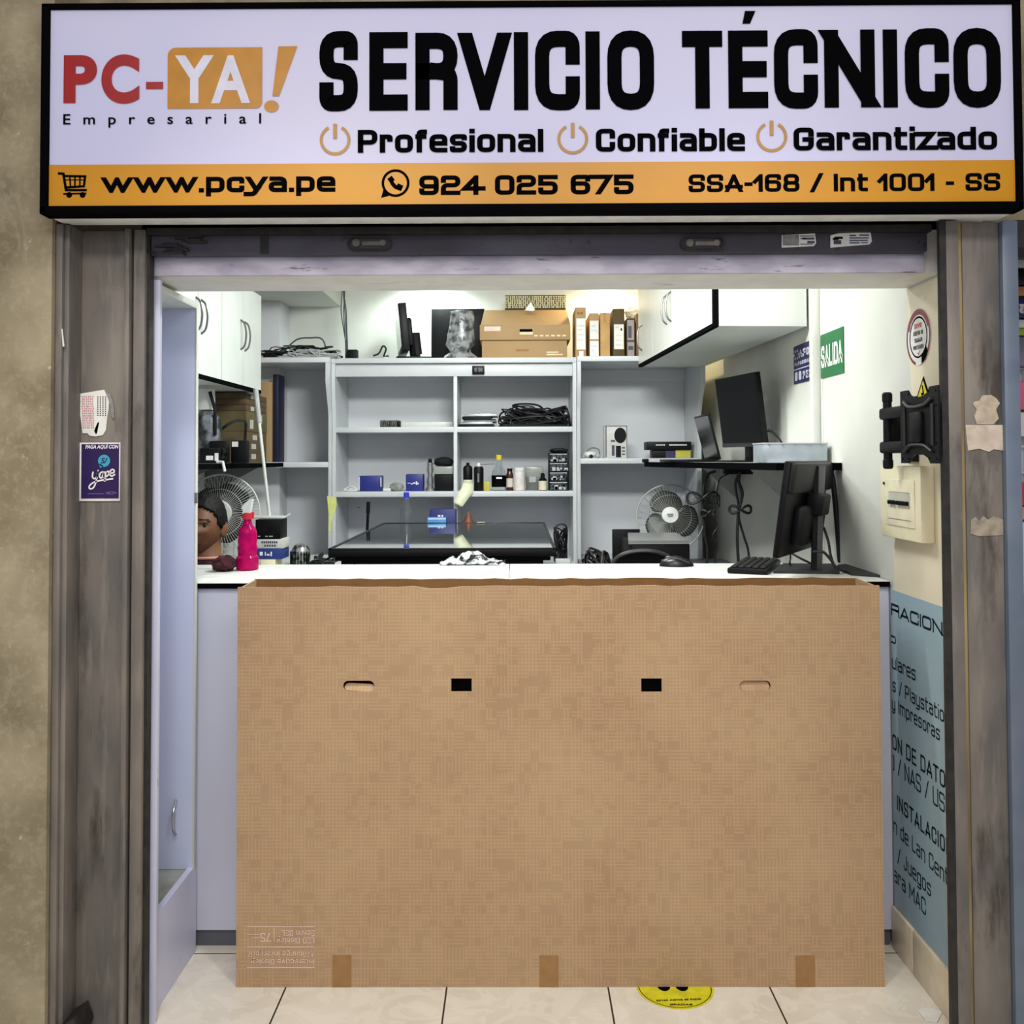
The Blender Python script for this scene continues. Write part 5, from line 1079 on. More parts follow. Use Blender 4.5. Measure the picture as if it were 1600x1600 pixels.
# cords under the shelf
def cord(label, pts, Y, r, loops, z_end=None, m=CABLE):
    pts = [PY(px, py, Y) for px, py in pts]
    if z_end is not None: pts[-1].z = z_end+r
    t = thing('tied_cord', label, 'cable', (pts[-1].x, Y, pts[-1].z-r), group='cords hanging under the right wall shelf')
    MB().tube(spline(pts, 6), r, 8).build('cord', m, t)
    for i, (cx, cy, dx, dy) in enumerate(loops):
        c0 = PY(cx, cy, Y-.012); k = Y/F
        q = [Vector((c0.x+k*(dx*math.sin(a)), Y-.012-.006*math.cos(a*2), c0.z+k*(dy*math.sin(a*2)))) for a in [2*math.pi*j/28 for j in range(28)]]
        MB().tube(q, r*.9, 6, closed=True).build('loop', m, t)
    return t
cord('black cord with a large bow under the right wall shelf, beside the right fan', [(1118, 736), (1106, 742), (1100, 760), (1098, 785), (1101, 830), (1105, 862), (1103, 880)], 4.3, .0065, [(1098, 778, 24, 9), (1106, 802, 10, 5)], .9205)
cord('thin wavy black cord hanging in front of the right wall', [(1140, 740), (1125, 748), (1120, 770), (1118, 790), (1113, 805), (1121, 822), (1113, 838), (1121, 855), (1118, 870), (1117, 880)], 4.25, .003, [(1120, 782, 5, 9)], .9205)
cord('black cord with two long legs and a small bow, nearest the front monitor', [(1156, 738), (1154, 752), (1160, 772), (1154, 800), (1152, 835), (1153, 865), (1158, 882)], 4.0, .0065, [(1157, 796, 17, 6)], .85)
cord('second black leg of cord falling beside the bow near the front monitor', [(1153, 742), (1149, 758), (1154, 790), (1155, 812), (1163, 840), (1170, 868), (1172, 884)], 4.02, .005, [], .85)
pd = thing('power_strip', 'black power strip fixed under the right wall shelf with cords hanging from it', 'power strip', (.94, 4.1, 1.39)); q0, q1 = PY(1132, 739, 4.1), PY(1170, 739, 4.1)
B(q0.x, q1.x+.02, 4.10, 4.14, 1.398, 1.4240, .004).build('body', BLACK, pd); B(q1.x-.01, q1.x+.015, 4.09, 4.1005, 1.40, 1.418, .002).build('plug', BLACK, pd)
# ================================================================== FANS
def fan(name, label, cen, base_z, rad, yaw, pitch, blade_m, roll=0, wires=64, cap=.036, wr=.0011, wcol=(206, 208, 206), bw=1.0, nb=3):
    t = thing(name, label, 'fan', (cen[0], cen[1]+.05, base_z))
    M4 = Matrix.Translation(cen) @ Matrix.Rotation(yaw, 4, 'Z') @ Matrix.Rotation(pitch, 4, 'X') @ Matrix.Rotation(R(90), 4, 'X')  # local z -> forward (-Y)
    def X3(p): return M4 @ Vector(p)
    wm = mat('fan_wire_%d' % wcol[0], wcol, .35)
    m = MB(); dm = .055
    for k in range(wires):
        a = 2*math.pi*k/wires; c, s_ = math.cos(a), math.sin(a)
        m.tube([X3((r_*c, r_*s_, z)) for r_, z in ((cap*.9, dm), (rad*.55, dm*.95), (rad*.88, dm*.55), (rad, 0))], wr, 4)
    for r_, z in ((rad*.62, dm*.92),): m.tube([X3((r_*math.cos(a), r_*math.sin(a), z)) for a in [2*math.pi*i/48 for i in range(48)]], .0012, 5, closed=True)
    m.build('front_grille', wm, t)
    m = MB(); m.tube([X3((rad*math.cos(a), rad*math.sin(a), 0)) for a in [2*math.pi*i/56 for i in range(56)]], .0042, 8, closed=True); m.build('rim', wm, t)
    m = MB()
    for k in range(wires//2):
        a = 2*math.pi*k/(wires//2); c, s_ = math.cos(a), math.sin(a)
        m.tube([X3((r_*c, r_*s_, z)) for r_, z in ((.05, -.07), (rad*.8, -.06), (rad, 0))], .0011, 4)
    m.build('rear_grille', wm, t)
    m = MB(); m.lathe([(cap, 0), (cap, .0048), (cap*.92, .012), (.0, .014)], (0, 0, dm-.004), 28)
    for v in m.bm.verts: v.co = X3(v.co)
    cp = m.build('grille_cap', mat('fan_white', (216, 218, 214), .4), t)
    m = MB(); m.box(-.016, .016, -.004, .006, dm+.0095, dm+.0112); m.box(-.012, .012, -.012, -.006, dm+.009, dm+.0108)
    for v in m.bm.verts: v.co = X3(v.co)
    m.build('cap_print', GREYP, cp)
    for b3 in range(nb):
        a0 = 2*math.pi*b3/nb+roll; m = MB(); g = {}
        for i in range(9):
            for j in range(9):
                r_ = .03+(rad*.86-.03)*i/8; sw = bw*(.34+.30*math.sin(math.pi*min(1, i/8)**.8))
                an = a0+(j/8-.5)*2*sw+.25*i/8; rr = r_*(1-.10*abs(j/8-.5)*2*(i/8))
                g[i, j] = m.bm.verts.new(X3((rr*math.cos(an), rr*math.sin(an), -.012+.030*(j/8-.5)+.004)))
        for i in range(8):
            for j in range(8): m.bm.faces.new((g[i, j], g[i+1, j], g[i+1, j+1], g[i, j+1]))
        o = m.build('blade', blade_m, t); sm = o.modifiers.new('t', 'SOLIDIFY'); sm.thickness = .002
    m = MB(); m.lathe([(.032, -.02), (.034, .012), (.02, .02)], (0, 0, 0), 20)
    for v in m.bm.verts: v.co = X3(v.co)
    m.build('hub', blade_m, t)
    m = MB(); m.lathe([(.02, -.17), (.05, -.16), (.055, -.10), (.05, -.072)], (0, 0, 0), 20)
    for v in m.bm.verts: v.co = X3(v.co)
    m.build('motor', mat('fan_white', (216, 218, 214), .4), t)
    b4 = X3((0, 0, -.11)); m = MB(); m.tube([(b4.x, b4.y, b4.z-.03), (b4.x, b4.y, base_z+.02)], .015, 12); m.build('stem', mat('fan_white', (216, 218, 214), .4), t)
    MB().lathe([(.10, 0), (.105, .01), (.09, .024), (.03, .034)], (b4.x, b4.y, base_z), 28).build('base', mat('fan_white', (216, 218, 214), .4), t)
    return t
FB_ = mat('fan_blade_grey', (52, 54, 48), .35); FB2 = mat('fan_blade_dark', (22, 24, 26), .35)
v = PY(1047, 808, 4.98); fan('desk_fan', 'grey desk fan with dark blades in the right corner, tilted upwards', (v.x, 4.98, v.z), .9203, .174, R(-8), R(-14), FB_, roll=R(95), wires=56, wr=.0008, wcol=(168, 170, 166), bw=1.65, cap=.045)
v = PY(346, 800, 4.62); fan('desk_fan', 'white rimmed desk fan on the left desk behind the seated man', (v.x, 4.62, v.z), .9603, .182, R(6), 0, FB2, roll=R(30), wires=72, cap=.060, wcol=(214, 216, 214), bw=1.95)
# ================================================================== RIGHT DESK GOODS
zd = .9203
a, b_, c, d = rect(986, 850, 1078, 882, 4.30)
t = thing('printer', 'flat black machine with a grey top in front of the right fan', 'printer', ((a+b_)/2, 4.45, zd))
B(a, b_, 4.30, 4.70, zd, d, .0048).build('body', BLACK, t)
MB().prism([(a-.012, 4.295, d), (b_-.004, 4.295, d), (b_+.004, 4.68, d+.006), (a+.03, 4.68, d+.006)], (0, 0, .016)).build('top_cover', mat('printer_grey', (126, 128, 128), .35), t)
B(a+.02, b_-.05, 4.296, 4.301, zd+.03, zd+.05).build('paper_slot', INK, t)
a, b_, c, d = rect(957, 827, 1000, 880, 4.78); single(B(a, b_, 4.78, 4.80, zd, d, .003), 'router', BLACK, 'small flat black device standing behind the flat machine, left of the right fan', 'device')
heap('cable_heap', 'black cables and plugs lying left of the flat machine on the right desk', 'cable', PY(908, 870, 4.4).x, PY(958, 870, 4.4).x, 4.2, 4.5, zd, .13, 20, .006, CABLE, 51)
heap('cable_heap', 'short black cables at the right end of the flat machine', 'cable', PY(1084, 870, 4.15).x, PY(1100, 870, 4.15).x, 4.08, 4.22, zd, .08, 8, .006, CABLE, 52)
# office chair
ch = thing('office_chair', 'black office chair whose curved back rises above the right part of the counter', 'chair', (.485, 3.95, 0))
q0 = PY(957, 884, 3.72); q1 = PY(1054, 884, 3.72); zt_ = PY(1004, 861.5, 3.72).z; cx = (q0.x+q1.x)/2; hw = (q1.x-q0.x)/2
o_ = [(-hw, -.30), (-hw*.92, -.40), (hw*.92, -.40), (hw, -.30)]+[(hw*math.cos(R(a)), -.075+.075*math.sin(R(a))**.8) for a in range(0, 181, 12)]
MB().plate([(cx+u, zt_+v_) for u, v_ in o_], [], lambda u, v_: Vector((u, 3.72+.9*(u-cx)**2, v_)), (0, .035, 0)).build('backrest', BLACK, ch)
MB().tube(spline([(cx+hw*1.0*math.cos(R(a)), 3.717+.9*(hw*math.cos(R(a)))**2, zt_-.070+.072*math.sin(R(a))**.8) for a in range(0, 181, 15)], 3), .009).build('back_rim', mat('rim_grey', (52, 52, 54), .3), ch)
B(cx-.23, cx+.23, 3.76, 4.03, .46, .52, .02).build('seat', mat('black_cloth', (15, 15, 16), .8), ch)
MB().tube([(cx, 3.90, .10), (cx, 3.90, .46)], .025).build('column', METAL, ch); MB().tube(spline([(cx, 3.80, .47), (cx, 3.775, .6), (cx, 3.768, zt_-.25)], 6), .02).build('back_support', BLACK, ch)
for k in range(5):
    a = 2*math.pi*k/5+.3; lg = MB().tube([(cx, 3.90, .12), (cx+.24*math.cos(a), 3.90+.24*math.sin(a), .075)], [.025, .014]).build('leg', BLACK, ch)
    MB().lathe([(.02, -.012), (.025, -.006), (.025, .0048), (.02, .012)], (cx+.24*math.cos(a), 3.90+.24*math.sin(a), .0255), 14, Matrix.Rotation(R(90), 3, 'X')).build('castor', BLACK, lg)
# ================================================================== ON THE COUNTER
zc = ZC+.0003
# monitor seen from behind
t = thing('monitor', 'black monitor seen from behind at the right end of the counter', 'monitor', (.985, 3.13, zc))
yaw = math.atan2(.86, .51)   # panel runs along (.51,.86); screen faces away to the left
cx, cy = .925, 3.145
T_ = Matrix.Translation((cx, cy, 1.16)) @ Matrix.Rotation(yaw, 4, 'Z'); ML = T_ @ Matrix.Rotation(R(8), 4, 'X')
# local -y of this frame points to (.86,-.51): the back of the screen
MB().box(-.262, .262, -.010, .010, 0, .30, .004, ML).build('panel', BLACK, t); MB().box(-.252, .252, .0095, .012, .014, .292, 0, ML).build('screen', BLACKG, t)
MB().box(-.15, .15, -.045, -.008, .03, .16, .015, ML).build('back_cover', mat('back_shell', (13, 13, 17), .5, spec=.25), t); MB().box(-.05, .05, -.075, -.02, .13, .20, .008, ML).build('mount', BLACK, t)
MB().box(-.262, .262, -.03, -.006, .20, .298, .012, ML).build('upper_back', mat('back_shell_upper', (26, 26, 28), .5, spec=.3), t)
p0, p1 = PY(1282, 728, 3.10), PY(1274, 893, 3.08); p1.z = zc+.012
MB().prism([p0+Vector((-.022, .0, 0)), p0+Vector((.020, .03, 0)), p1+Vector((.024, .03, 0)), p1+Vector((-.012, 0, 0))], (.012, .018, 0)).build('stand_pole', mat('stand_grey', (84, 86, 88), .4), t)
MB().prism([p0+Vector((-.022, -.003, 0)), p0+Vector((-.006, -.003, 0)), p1+Vector((.004, -.003, 0)), p1+Vector((-.012, -.003, 0))], (0, .012, 0)).build('pole_edge', BLACK, t)
mt = p0.lerp(p1, .42); pc = ML @ Vector((0, -.05, .165)); MB().tube([pc, mt+Vector((0, .015, 0))], .018, 10).build('mount_arm', BLACK, t)
MB().prism([PZ(*q, zc+.0002) for q in ((1208, 896), (1224, 884), (1300, 884.5), (1312, 897))], (0, 0, .009)).build('base', mat('base_dark', (40, 41, 43), .45), t)
single(MB().prism([PZ(*q, zc+.0002) for q in ((1309, 886), (1322, 884.5), (1345, 887), (1372, 893), (1392, 899.5), (1386, 903), (1330, 899), (1314, 893))], (0, 0, .008)), 'mouse_pad', mat('pad_dark', (46, 47, 48), .6), 'dark curved pad lying at the right end of the counter', 'pad')
def ccable(label, pts, r=.0045, name='cable'):
    q = [(PZ(px, py, zc+r) if Y is None else PY(px, py, Y)) for px, py, Y in pts]
    for v_ in q: v_.z = max(v_.z, zc+r)
    single(MB().tube(spline(q, 7), r, 8), name, CABLE, label, 'cable')
ccable('black cable from the monitor foot curving down to the right end of the counter', [(1270, 862, 3.05), (1285, 862, 3.04), (1296, 872, 3.04), (1308, 888, 3.03), (1322, 893, None)])
ccable('black cable dropping behind the monitor pole onto the counter', [(1287, 824, 3.2), (1294, 845, 3.19), (1298, 868, 3.17), (1304, 884, 3.15), (1308, 886, None)])
ccable('thin black cable running low from under the monitor to the pole', [(1236, 864, 3.25), (1250, 872, 3.22), (1266, 880, 3.2), (1280, 888, None), (1300, 893, None)], .004)
ccable('short black cord hanging from the lower edge of the monitor', [(1235, 862, 3.22), (1235, 872, 3.22), (1234, 880, 3.22), (1236, 882, None)], .003)
# thick black hose from the shelf to the counter by the wall
p = [PY(1292, 733, 3.36), PY(1299, 741, 3.355), PY(1303, 765, 3.35), (PY(1308, 820, 3.345)), PY(1312, 870, 3.34), PY(1313, 880, 3.34)]; p[0].z = 1.416; p[-1].z = zc+.010
single(MB().tube(spline(p, 7), .0095, 10), 'thick_cable', CABLE, 'thick black cable falling from the wall shelf beside the monitor pole', 'cable')
# keyboard
k0, k1, k2 = PZ(1138, 897, zc), PZ(1208, 897, zc), PZ(1172, 870, zc)
ax = Vector((.38, .925, 0)); ay = Vector((.925, -.38, 0)); KL, KW = .34, .128
t = thing('keyboard', 'black keyboard lying end on beside the monitor on the counter', 'keyboard', tuple(k0))
KM = Matrix(((ay.x, ax.x, 0, k0.x), (ay.y, ax.y, 0, k0.y+.018), (0, 0, 1, zc), (0, 0, 0, 1)))
MB().box(0, KW, 0, KL, 0, .018, .005, KM).build('body', BLACK, t)
for i in range(5):
    m = MB()
    for j in range(15): m.box(.010+i*.0225, .010+i*.0225+.018, .012+j*.0212, .012+j*.0212+.017, .0175, .0245, .003, KM)
    m.build('key_row', mat('key_black', (26, 26, 28), .4), t)
# mouse
v = PZ(1058, 885, zc); v.y = 3.30
t = thing('computer_mouse', 'black computer mouse on the counter left of the keyboard', 'mouse', (v.x, 3.30, zc))
m = MB(); m.sphere((0, 0, 0), 1, 24, 14, (.060, .034, .036))
for q in m.bm.verts: q.co.z = max(q.co.z, 0)*(1.0-.25*(q.co.x > 0)*q.co.x/.06); q.co += Vector((v.x, 3.30, zc))
m.build('body', mat('mouse_black', (22, 22, 24), .3), t); MB().tube(spline([(v.x-.052, 3.30, zc+.02), (v.x-.01, 3.275, zc+.030), (v.x+.04, 3.272, zc+.014)], 6), .0016, 6).build('seam', mat('seam_grey', (60, 60, 62), .4), t)
MB().sphere((v.x-.028, 3.30, zc+.031), .007, 12, 8, (1.4, .5, .6)).build('wheel', GREYP, t)
# pink spray bottle
v = PY(386, 860, 3.22); x_, y_ = v.x, 3.225
t = thing('spray_bottle', 'pink spray bottle with a white and red head on the counter beside the man', 'bottle', (x_, y_, zc))
m = MB(); prof = [(.034, 0), (.037, .004), (.037, .042), (.031, .05), (.032, .06), (.0325, .075), (.030, .085), (.0325, .10), (.030, .112), (.032, .125), (.027, .14), (.017, .152), (.013, .165), (.012, .176)]
m.lathe(prof, (x_, y_, zc), 32)
for q in m.bm.verts:
    if q.co.z > zc+.055 and q.co.z < zc+.14:
        a = math.atan2(q.co.y-y_, q.co.x-x_); f_ = 1+.05*math.sin(8*a)*math.sin((q.co.z-zc)*180); q.co.x = x_+(q.co.x-x_)*f_; q.co.y = y_+(q.co.y-y_)*f_
m.build('bottle', PINKP, t); MB().lathe([(.032, .003), (.0365, .0048), (.0365, .040), (.030, .041)], (x_, y_, zc), 32).build('lower_ring', mat('hot_pink', (236, 22, 150), .2, c2=(220, 14, 140)), t)
MB().lathe([(.016, .172), (.017, .176), (.017, .192), (.014, .194)], (x_, y_, zc), 24).build('collar', RED, t)
k = lambda px, py: PY(px, py, y_-.012)
MB().prism([k(*q) for q in ((378.5, 803), (390, 803), (391.5, 792), (394, 780), (390, 780), (383, 786), (379, 790), (376.5, 795), (379.5, 797))], (0, .024, 0)).build('spray_head', WHITE, t)
MB().prism([PY(*q, y_-.006) for q in ((390, 812), (395.5, 810), (396, 800), (391, 801))], (0, .012, 0)).build('trigger', RED, t)
lump('folded_cloth', 'dark maroon and black cloth bundle on the counter left of the pink bottle', 'cloth', (333, 370), 868, 3.20, zc, MAROON, 12, .10, .42)
# ================================================================== LEFT SIDE
zs = 1.4533
# stacked slim cartons on the left wall shelf
def lcarton(label, x0, x1, y0, y1, z0, z1, m, labels, nm='flat_carton'):
    t = thing(nm, label, 'box', ((x0+x1)/2, (y0+y1)/2, z0), group='cartons on the left wall shelf'); B(x0, x1, y0, y1, z0, z1, .002).build('body', m, t)
    for (y0_, y1_, z0_, z1_) in labels: B(x1-.0005, x1+.001, y0_, y1_, z0_, z1_).build('label', mat('dim_label', (176, 172, 164), .6), t)
    return t
lcarton('big upright olive brown carton at the bottom of the pile on the left wall shelf', -1.545, -1.325, 4.62, 5.00, zs, zs+.155, CARTONG, [(4.72, 4.80, zs+.02, zs+.045), (4.72, 4.80, zs+.07, zs+.095), (4.74, 4.82, zs+.115, zs+.14)])
lcarton('olive brown carton in the middle of the pile on the left wall shelf', -1.548, -1.322, 4.62, 5.00, zs+.1555, zs+.255, mat('olive_dark_carton', (86, 76, 44), .8), [(4.68, 4.74, zs+.17, zs+.215), (4.84, 4.90, zs+.2, zs+.245)])
for i, tx in enumerate(('lowest', 'middle', 'topmost')):
    lcarton(tx+' flat dark carton of three topping the pile on the left wall shelf', -1.545+.004*i, -1.324, 4.62, 5.0, zs+.2558+i*.030, zs+.2852+i*.030, CARTONV, [(4.70, 4.76, zs+.2558+i*.03+.004, zs+.2852+i*.03-.004)] if i != 1 else [])
# tall narrow carton and navy board beside it
lcarton('tall narrow brown carton standing at the left end of the back shelving', -1.450, -1.386, 5.34, 5.50, 1.4565, 1.91, CARTON, [], 'tall_carton')
a = PY(427, 650, 5.36).x; single(B(-1.3835, -1.352, 5.36, 5.50, 1.4565, 1.955, .002), 'navy_board', NAVY, 'tall navy blue board standing beside the tall narrow carton in the left bay', 'board')
# wrapped part, camera parts
v = PY(322, 660, 4.25)
t = thing('wrapped_part', 'computer part in a grey crumpled plastic bag on the left wall shelf', 'bag', (v.x, 4.28, zs)); mb = MB(); rng = random.Random(14)
rings = []
for r_, z in ((.05, 0), (.058, .03), (.05, .09), (.058, .15), (.055, .2), (.035, .235), (.003, .24)):
    rings.append([mb.bm.verts.new((v.x+r_*math.cos(2*math.pi*q/18)*(1+rng.uniform(-.15, .15)), 4.28+r_*math.sin(2*math.pi*q/18)*(1+rng.uniform(-.15, .15)), zs+max(z, 0))) for q in range(18)])
for i in range(6):
    for q in range(18): mb.bm.faces.new((rings[i][q], rings[i][(q+1) % 18], rings[i+1][(q+1) % 18], rings[i+1][q]))
mb.build('bag', mat('dim_film', (120, 124, 130), .25, c2=(34, 38, 40), sc=16, lo=.4, hi=.6, bump=.6), t, ang=20)
a, b_, c, d = rect(310, 611, 331, 625, 4.25); B(a, b_, 4.25, 4.30, zs+.241, d+.01, .003).build('white_end', WHITE, t)
MB().tube([PY(328, 612, 4.24), PY(336, 640, 4.24), PY(336, 680, 4.24)], .008).build('strap', BLACK, t)
t = thing('web_camera', 'black camera body with a round lens among the dark parts on the left wall shelf', 'camera', (-1.42, 4.18, zs))
v = PY(345, 700, 4.18); MB().box(v.x-.05, v.x+.03, 4.16, 4.22, zs, zs+.10, .01).build('body', BLACK, t); MB().lathe([(.024, 0), (.026, .02), (.02, .03)], (v.x+.012, 4.16, zs+.045), 18, Matrix.Rotation(R(90), 3, 'X')).build('lens', BLACKG, t)
for i, (pa, pb, pt, pb2, lb) in enumerate(((312, 320, 711, 718, ''), (320, 333, 712, 719, ''), (335.5, 341, 708, 720, ''), (362.5, 372, 690, 702, ''))):
    a, b_, c, d = rect(pa, pt, pb, pb2, 4.08)
lumps = [((311, 342), 700, 4.10, 'flat black adapter with a white tag on the left wall shelf, beside the niche', [(322, 333, 712, 719), (335.5, 341, 708, 720)]), ((360, 386), 688, 4.22, 'black box shaped gadget with a white sticker on the left wall shelf', [(362.5, 372, 690, 698)])]
for px, pt, Y, lb, tags in lumps:
    a, b_, c, d = rect(px[0], pt, px[1], 720, Y); t = thing('gadget', lb, 'gadget', ((a+b_)/2, Y, zs)); B(a, b_, Y, Y+.05, zs, d, .008).build('body', BLACK, t)
    for q in tags: e = rect(q[0], q[2], q[1], q[3], Y-.001); B(e[0], e[1], Y-.002, Y+.001, max(e[2], zs+.003), e[3]).build('white_tag', WHITEP, t)
p = [PY(343, 678, 4.36), PY(350, 668, 4.32), PY(366, 658, 4.34), PY(378, 657, 4.4), PY(384, 661, 4.5), PY(383, 690, 4.55), PY(386, 716, 4.56)]; p[-1].z = zs+.006
single(MB().tube(spline(p, 6), .007), 'cable', CABLE, 'thick dark cable looping across the olive brown cartons', 'cable')
q = PY(382, 721, 4.10); single(MB().tube([Vector((-1.30, 4.10, zs+.0072)), Vector((-1.272, 4.09, zs+.006)), Vector((-1.262, 4.085, zs-.035))], .007), 'cable_plug', WHITE, 'small white plug hanging over the edge of the left wall shelf', 'plug')
# desk goods on the left
zl = .9603
def lbox(name, label, px, py0, py1, m, z0, z1, Y=4.42, marks=()):
    a, b_, c, d = rect(px[0], py0, px[1], py1, Y); t = thing(name, label, 'box', ((a+b_)/2, Y+.06, z0)); B(a, b_, Y, Y+.13, z0, z1, .002).build('body', m, t)
    for nm, mt, rs_ in marks:
        mb = MB()
        for (u0, v0, u1, v1) in rs_: mb.box(a+(b_-a)*u0, a+(b_-a)*u1, Y-.001, Y+.0004, z0+(z1-z0)*v0, z0+(z1-z0)*v1)
        mb.build(nm, mt, t)
    return t
zz = [PY(424, y, 4.42).z for y in (884.5, 874, 857, 842.5, 812)]
z_ = zl
lbox('small_box', 'small cream box at the bottom of the pile beside the pink bottle', (408, 430), 874, 884, CREAM, z_, zz[1])
lbox('retail_box', 'blue box with white writing in the pile beside the pink bottle', (401, 441), 857.5, 874, mat('box_blue', (40, 60, 130), .45), zz[1]+.0004, zz[2], marks=[('white_print', WHITEP, [(.12, .35, .24, .7), (.32, .35, .36, .7), (.4, .35, .5, .5), (.54, .3, .6, .7)])])
lbox('retail_box', 'white box with dark writing in the pile beside the pink bottle', (400, 443), 842.5, 857, mat('box_white', (206, 206, 200), .5), zz[2]+.0004, zz[3], marks=[('dark_print', greyink, [(.2+i*.075, .55, .255+i*.075, .78) for i in range(8)]+[(.3+i*.09, .2, .36+i*.09, .4) for i in range(5)])])
lbox('black_box', 'black box with white letters on top of the pile beside the pink bottle', (399, 438), 812, 842.5, BLACK, zz[3]+.0004, zz[4], marks=[('white_print', LGREY, [(.1, .12, .2, .17), (.4, .12, .5, .17), (.55, .12, .7, .17)])])
t = thing('lamp_arm', 'thin white rod rising from a flat white bar on the black box', 'lamp', (PY(424, 810, 4.5).x, 4.5, zz[4]+.0004))
a, b_, c, d = rect(396, 808, 452, 813, 4.5); MB().box(a, b_-.02, 4.48, 4.51, zz[4]+.0005, zz[4]+.014, .003).prism([(b_-.021, 4.48, zz[4]+.002), (b_-.021, 4.51, zz[4]+.002), (b_+.005, 4.505, zz[4]+.018), (b_+.005, 4.485, zz[4]+.018)], (0, 0, .008)).build('bar', WHITE, t)
p0 = PY(421, 808, 4.5); p0.z = zz[4]+.013; p2 = PY(405, 660, 4.5); MB().tube([p0, p2], .0075, 10).build('rod', WHITE, t); p1 = PY(399.5, 608, 4.5); MB().tube([p2, p1], .012, 10).build('upper_rod', LGREY, t)
v = PY(470, 868, 4.6)
t = thing('wire_device', 'small grey domed device beside the pile of boxes on the left desk', 'device', (v.x, 4.6, zl))
m = MB(); m.lathe([(.045, 0), (.047, .05), (.045, .07), (.03, .095), (.006, .104)], (v.x, 4.6, zl), 24); m.build('body', mat('device_grey', (150, 152, 150), .3, .4, c2=(50, 52, 52), sc=50, lo=.45, hi=.55), t)
m = MB()
for i in range(9): m.tube([(v.x+.049*math.cos(R(200+i*17)), 4.6+.049*math.sin(R(200+i*17)), zl+.005), (v.x+.049*math.cos(R(200+i*17)), 4.6+.049*math.sin(R(200+i*17)), zl+.066)], .0022, 5)
m.build('ribs', INK, t)
heap('cable_heap', 'dark cables lying right of the domed device on the left desk', 'cable', PY(484, 870, 4.5).x, PY(520, 870, 4.5).x, 4.40, 4.62, zl, .05, 12, .006, CABLE, 61)
a, b_, c, d = rect(450, 872, 512, 882, 4.36); single(B(a, b_, 4.34, 4.39, zl, zl+.022, .004), 'grey_tray', GREYP, 'flat grey tray along the front of the left desk', 'tray')
# ================================================================== SEATED MAN BEHIND THE COUNTER
hx, hy, hz = PY(322, 822, 3.90).x, 3.90, PY(322, 821, 3.90).z
man = thing('person', 'man with short black hair in a dark maroon shirt seated behind the counter, half hidden', 'person', (hx, hy, 0))
HM = Matrix.Translation((hx, hy, hz)) @ Matrix.Rotation(R(-7), 4, 'Z') @ Matrix.Rotation(R(3), 4, 'Y')
def hp(d, scale=1.0, feat=True):
    """point of the head surface in direction d = (x right, y back, z up)"""
    x, y, z = d; a, b_, c = .073, .098, .120
    px, py, pz = a*x, b_*y, c*z
    if z < .1:
        k = (.1-z)/1.1; px *= 1-.34*k**1.4; py *= (1-.30*k**1.5 if y > 0 else 1-.05*k)
    f = max(0, -y)
    if feat and y < 0:
        nx = x
        g = lambda cx, cz, sx, sz: math.exp(-((nx-cx)/sx)**2-((z-cz)/sz)**2)
        py -= .024*math.exp(-(nx/.13)**2)*(max(0, min(1, (.12-z)/.30)) if z > -.20 else math.exp(-((z+.20)/.05)**2))
        py -= .008*(g(.17, -.17, .09, .06)+g(-.17, -.17, .09, .06))
        py += .012*(g(.40, .04, .20, .10)+g(-.40, .04, .20, .10))
        py -= .006*(g(.38, .19, .26, .06)+g(-.38, .19, .26, .06))
        py -= .008*(g(0, -.40, .26, .05)+g(0, -.53, .22, .055)); py += .006*g(0, -.465, .30, .018)
        py -= .006*g(0, -.86, .25, .14)
        py -= .005*(g(.55, -.15, .25, .2)+g(-.55, -.15, .25, .2))
    return HM @ (Vector((px, py, pz))*scale)
N, Mh = 72, 56
mb = MB(); grid = []
for j in range(Mh+1):
    th = math.pi*j/Mh; row = []
    for i in range(N):
        ph = 2*math.pi*i/N; row.append(mb.bm.verts.new(hp((math.sin(th)*math.cos(ph), math.sin(th)*math.sin(ph), math.cos(th)))))
    grid.append(row)
idx = {}
for j in range(Mh):
    for i in range(N):
        f = mb.bm.faces.new((grid[j][i], grid[j][(i+1) % N], grid[j+1][(i+1) % N], grid[j+1][i]))
        th = math.pi*(j+.5)/Mh; ph = 2*math.pi*(i+.5)/N; x, y, z = math.sin(th)*math.cos(ph), math.sin(th)*math.sin(ph), math.cos(th)
        if y < 0:
            if abs(x) < .27-2.2*abs(z+.465)**1.0 and abs(z+.465) < .11: f.material_index = 1
            for sx in (-1, 1):
                if ((x-sx*.39)/.17)**2+((z-.045)/.04)**2 < 1: f.material_index = 2
                if ((x-sx*.39)/.085)**2+((z-.045)/.05)**2 < 1: f.material_index = 3
                if .13 < sx*x < .68 and abs(z-.20-.06*(1-((sx*x-.38)/.3)**2)) < .034: f.material_index = 3
            if (z < -.56 and abs(z) < .97) or (.30 > abs(x) and -.40 < z < -.31): f.material_index = 4
        if -.75 < z < -.30 and abs(x) > .62 and y < .25: f.material_index = 4
for sx in (-1, 1):   # ears
    e0 = len(mb.bm.verts); g = bmesh.ops.create_uvsphere(mb.bm, u_segments=14, v_segments=10, radius=1)['verts']
    for v in g: v.co = HM @ Vector((sx*(.072+.010*v.co.x*sx+.006*v.co.y), .012+.020*v.co.y, -.012+.033*v.co.z))
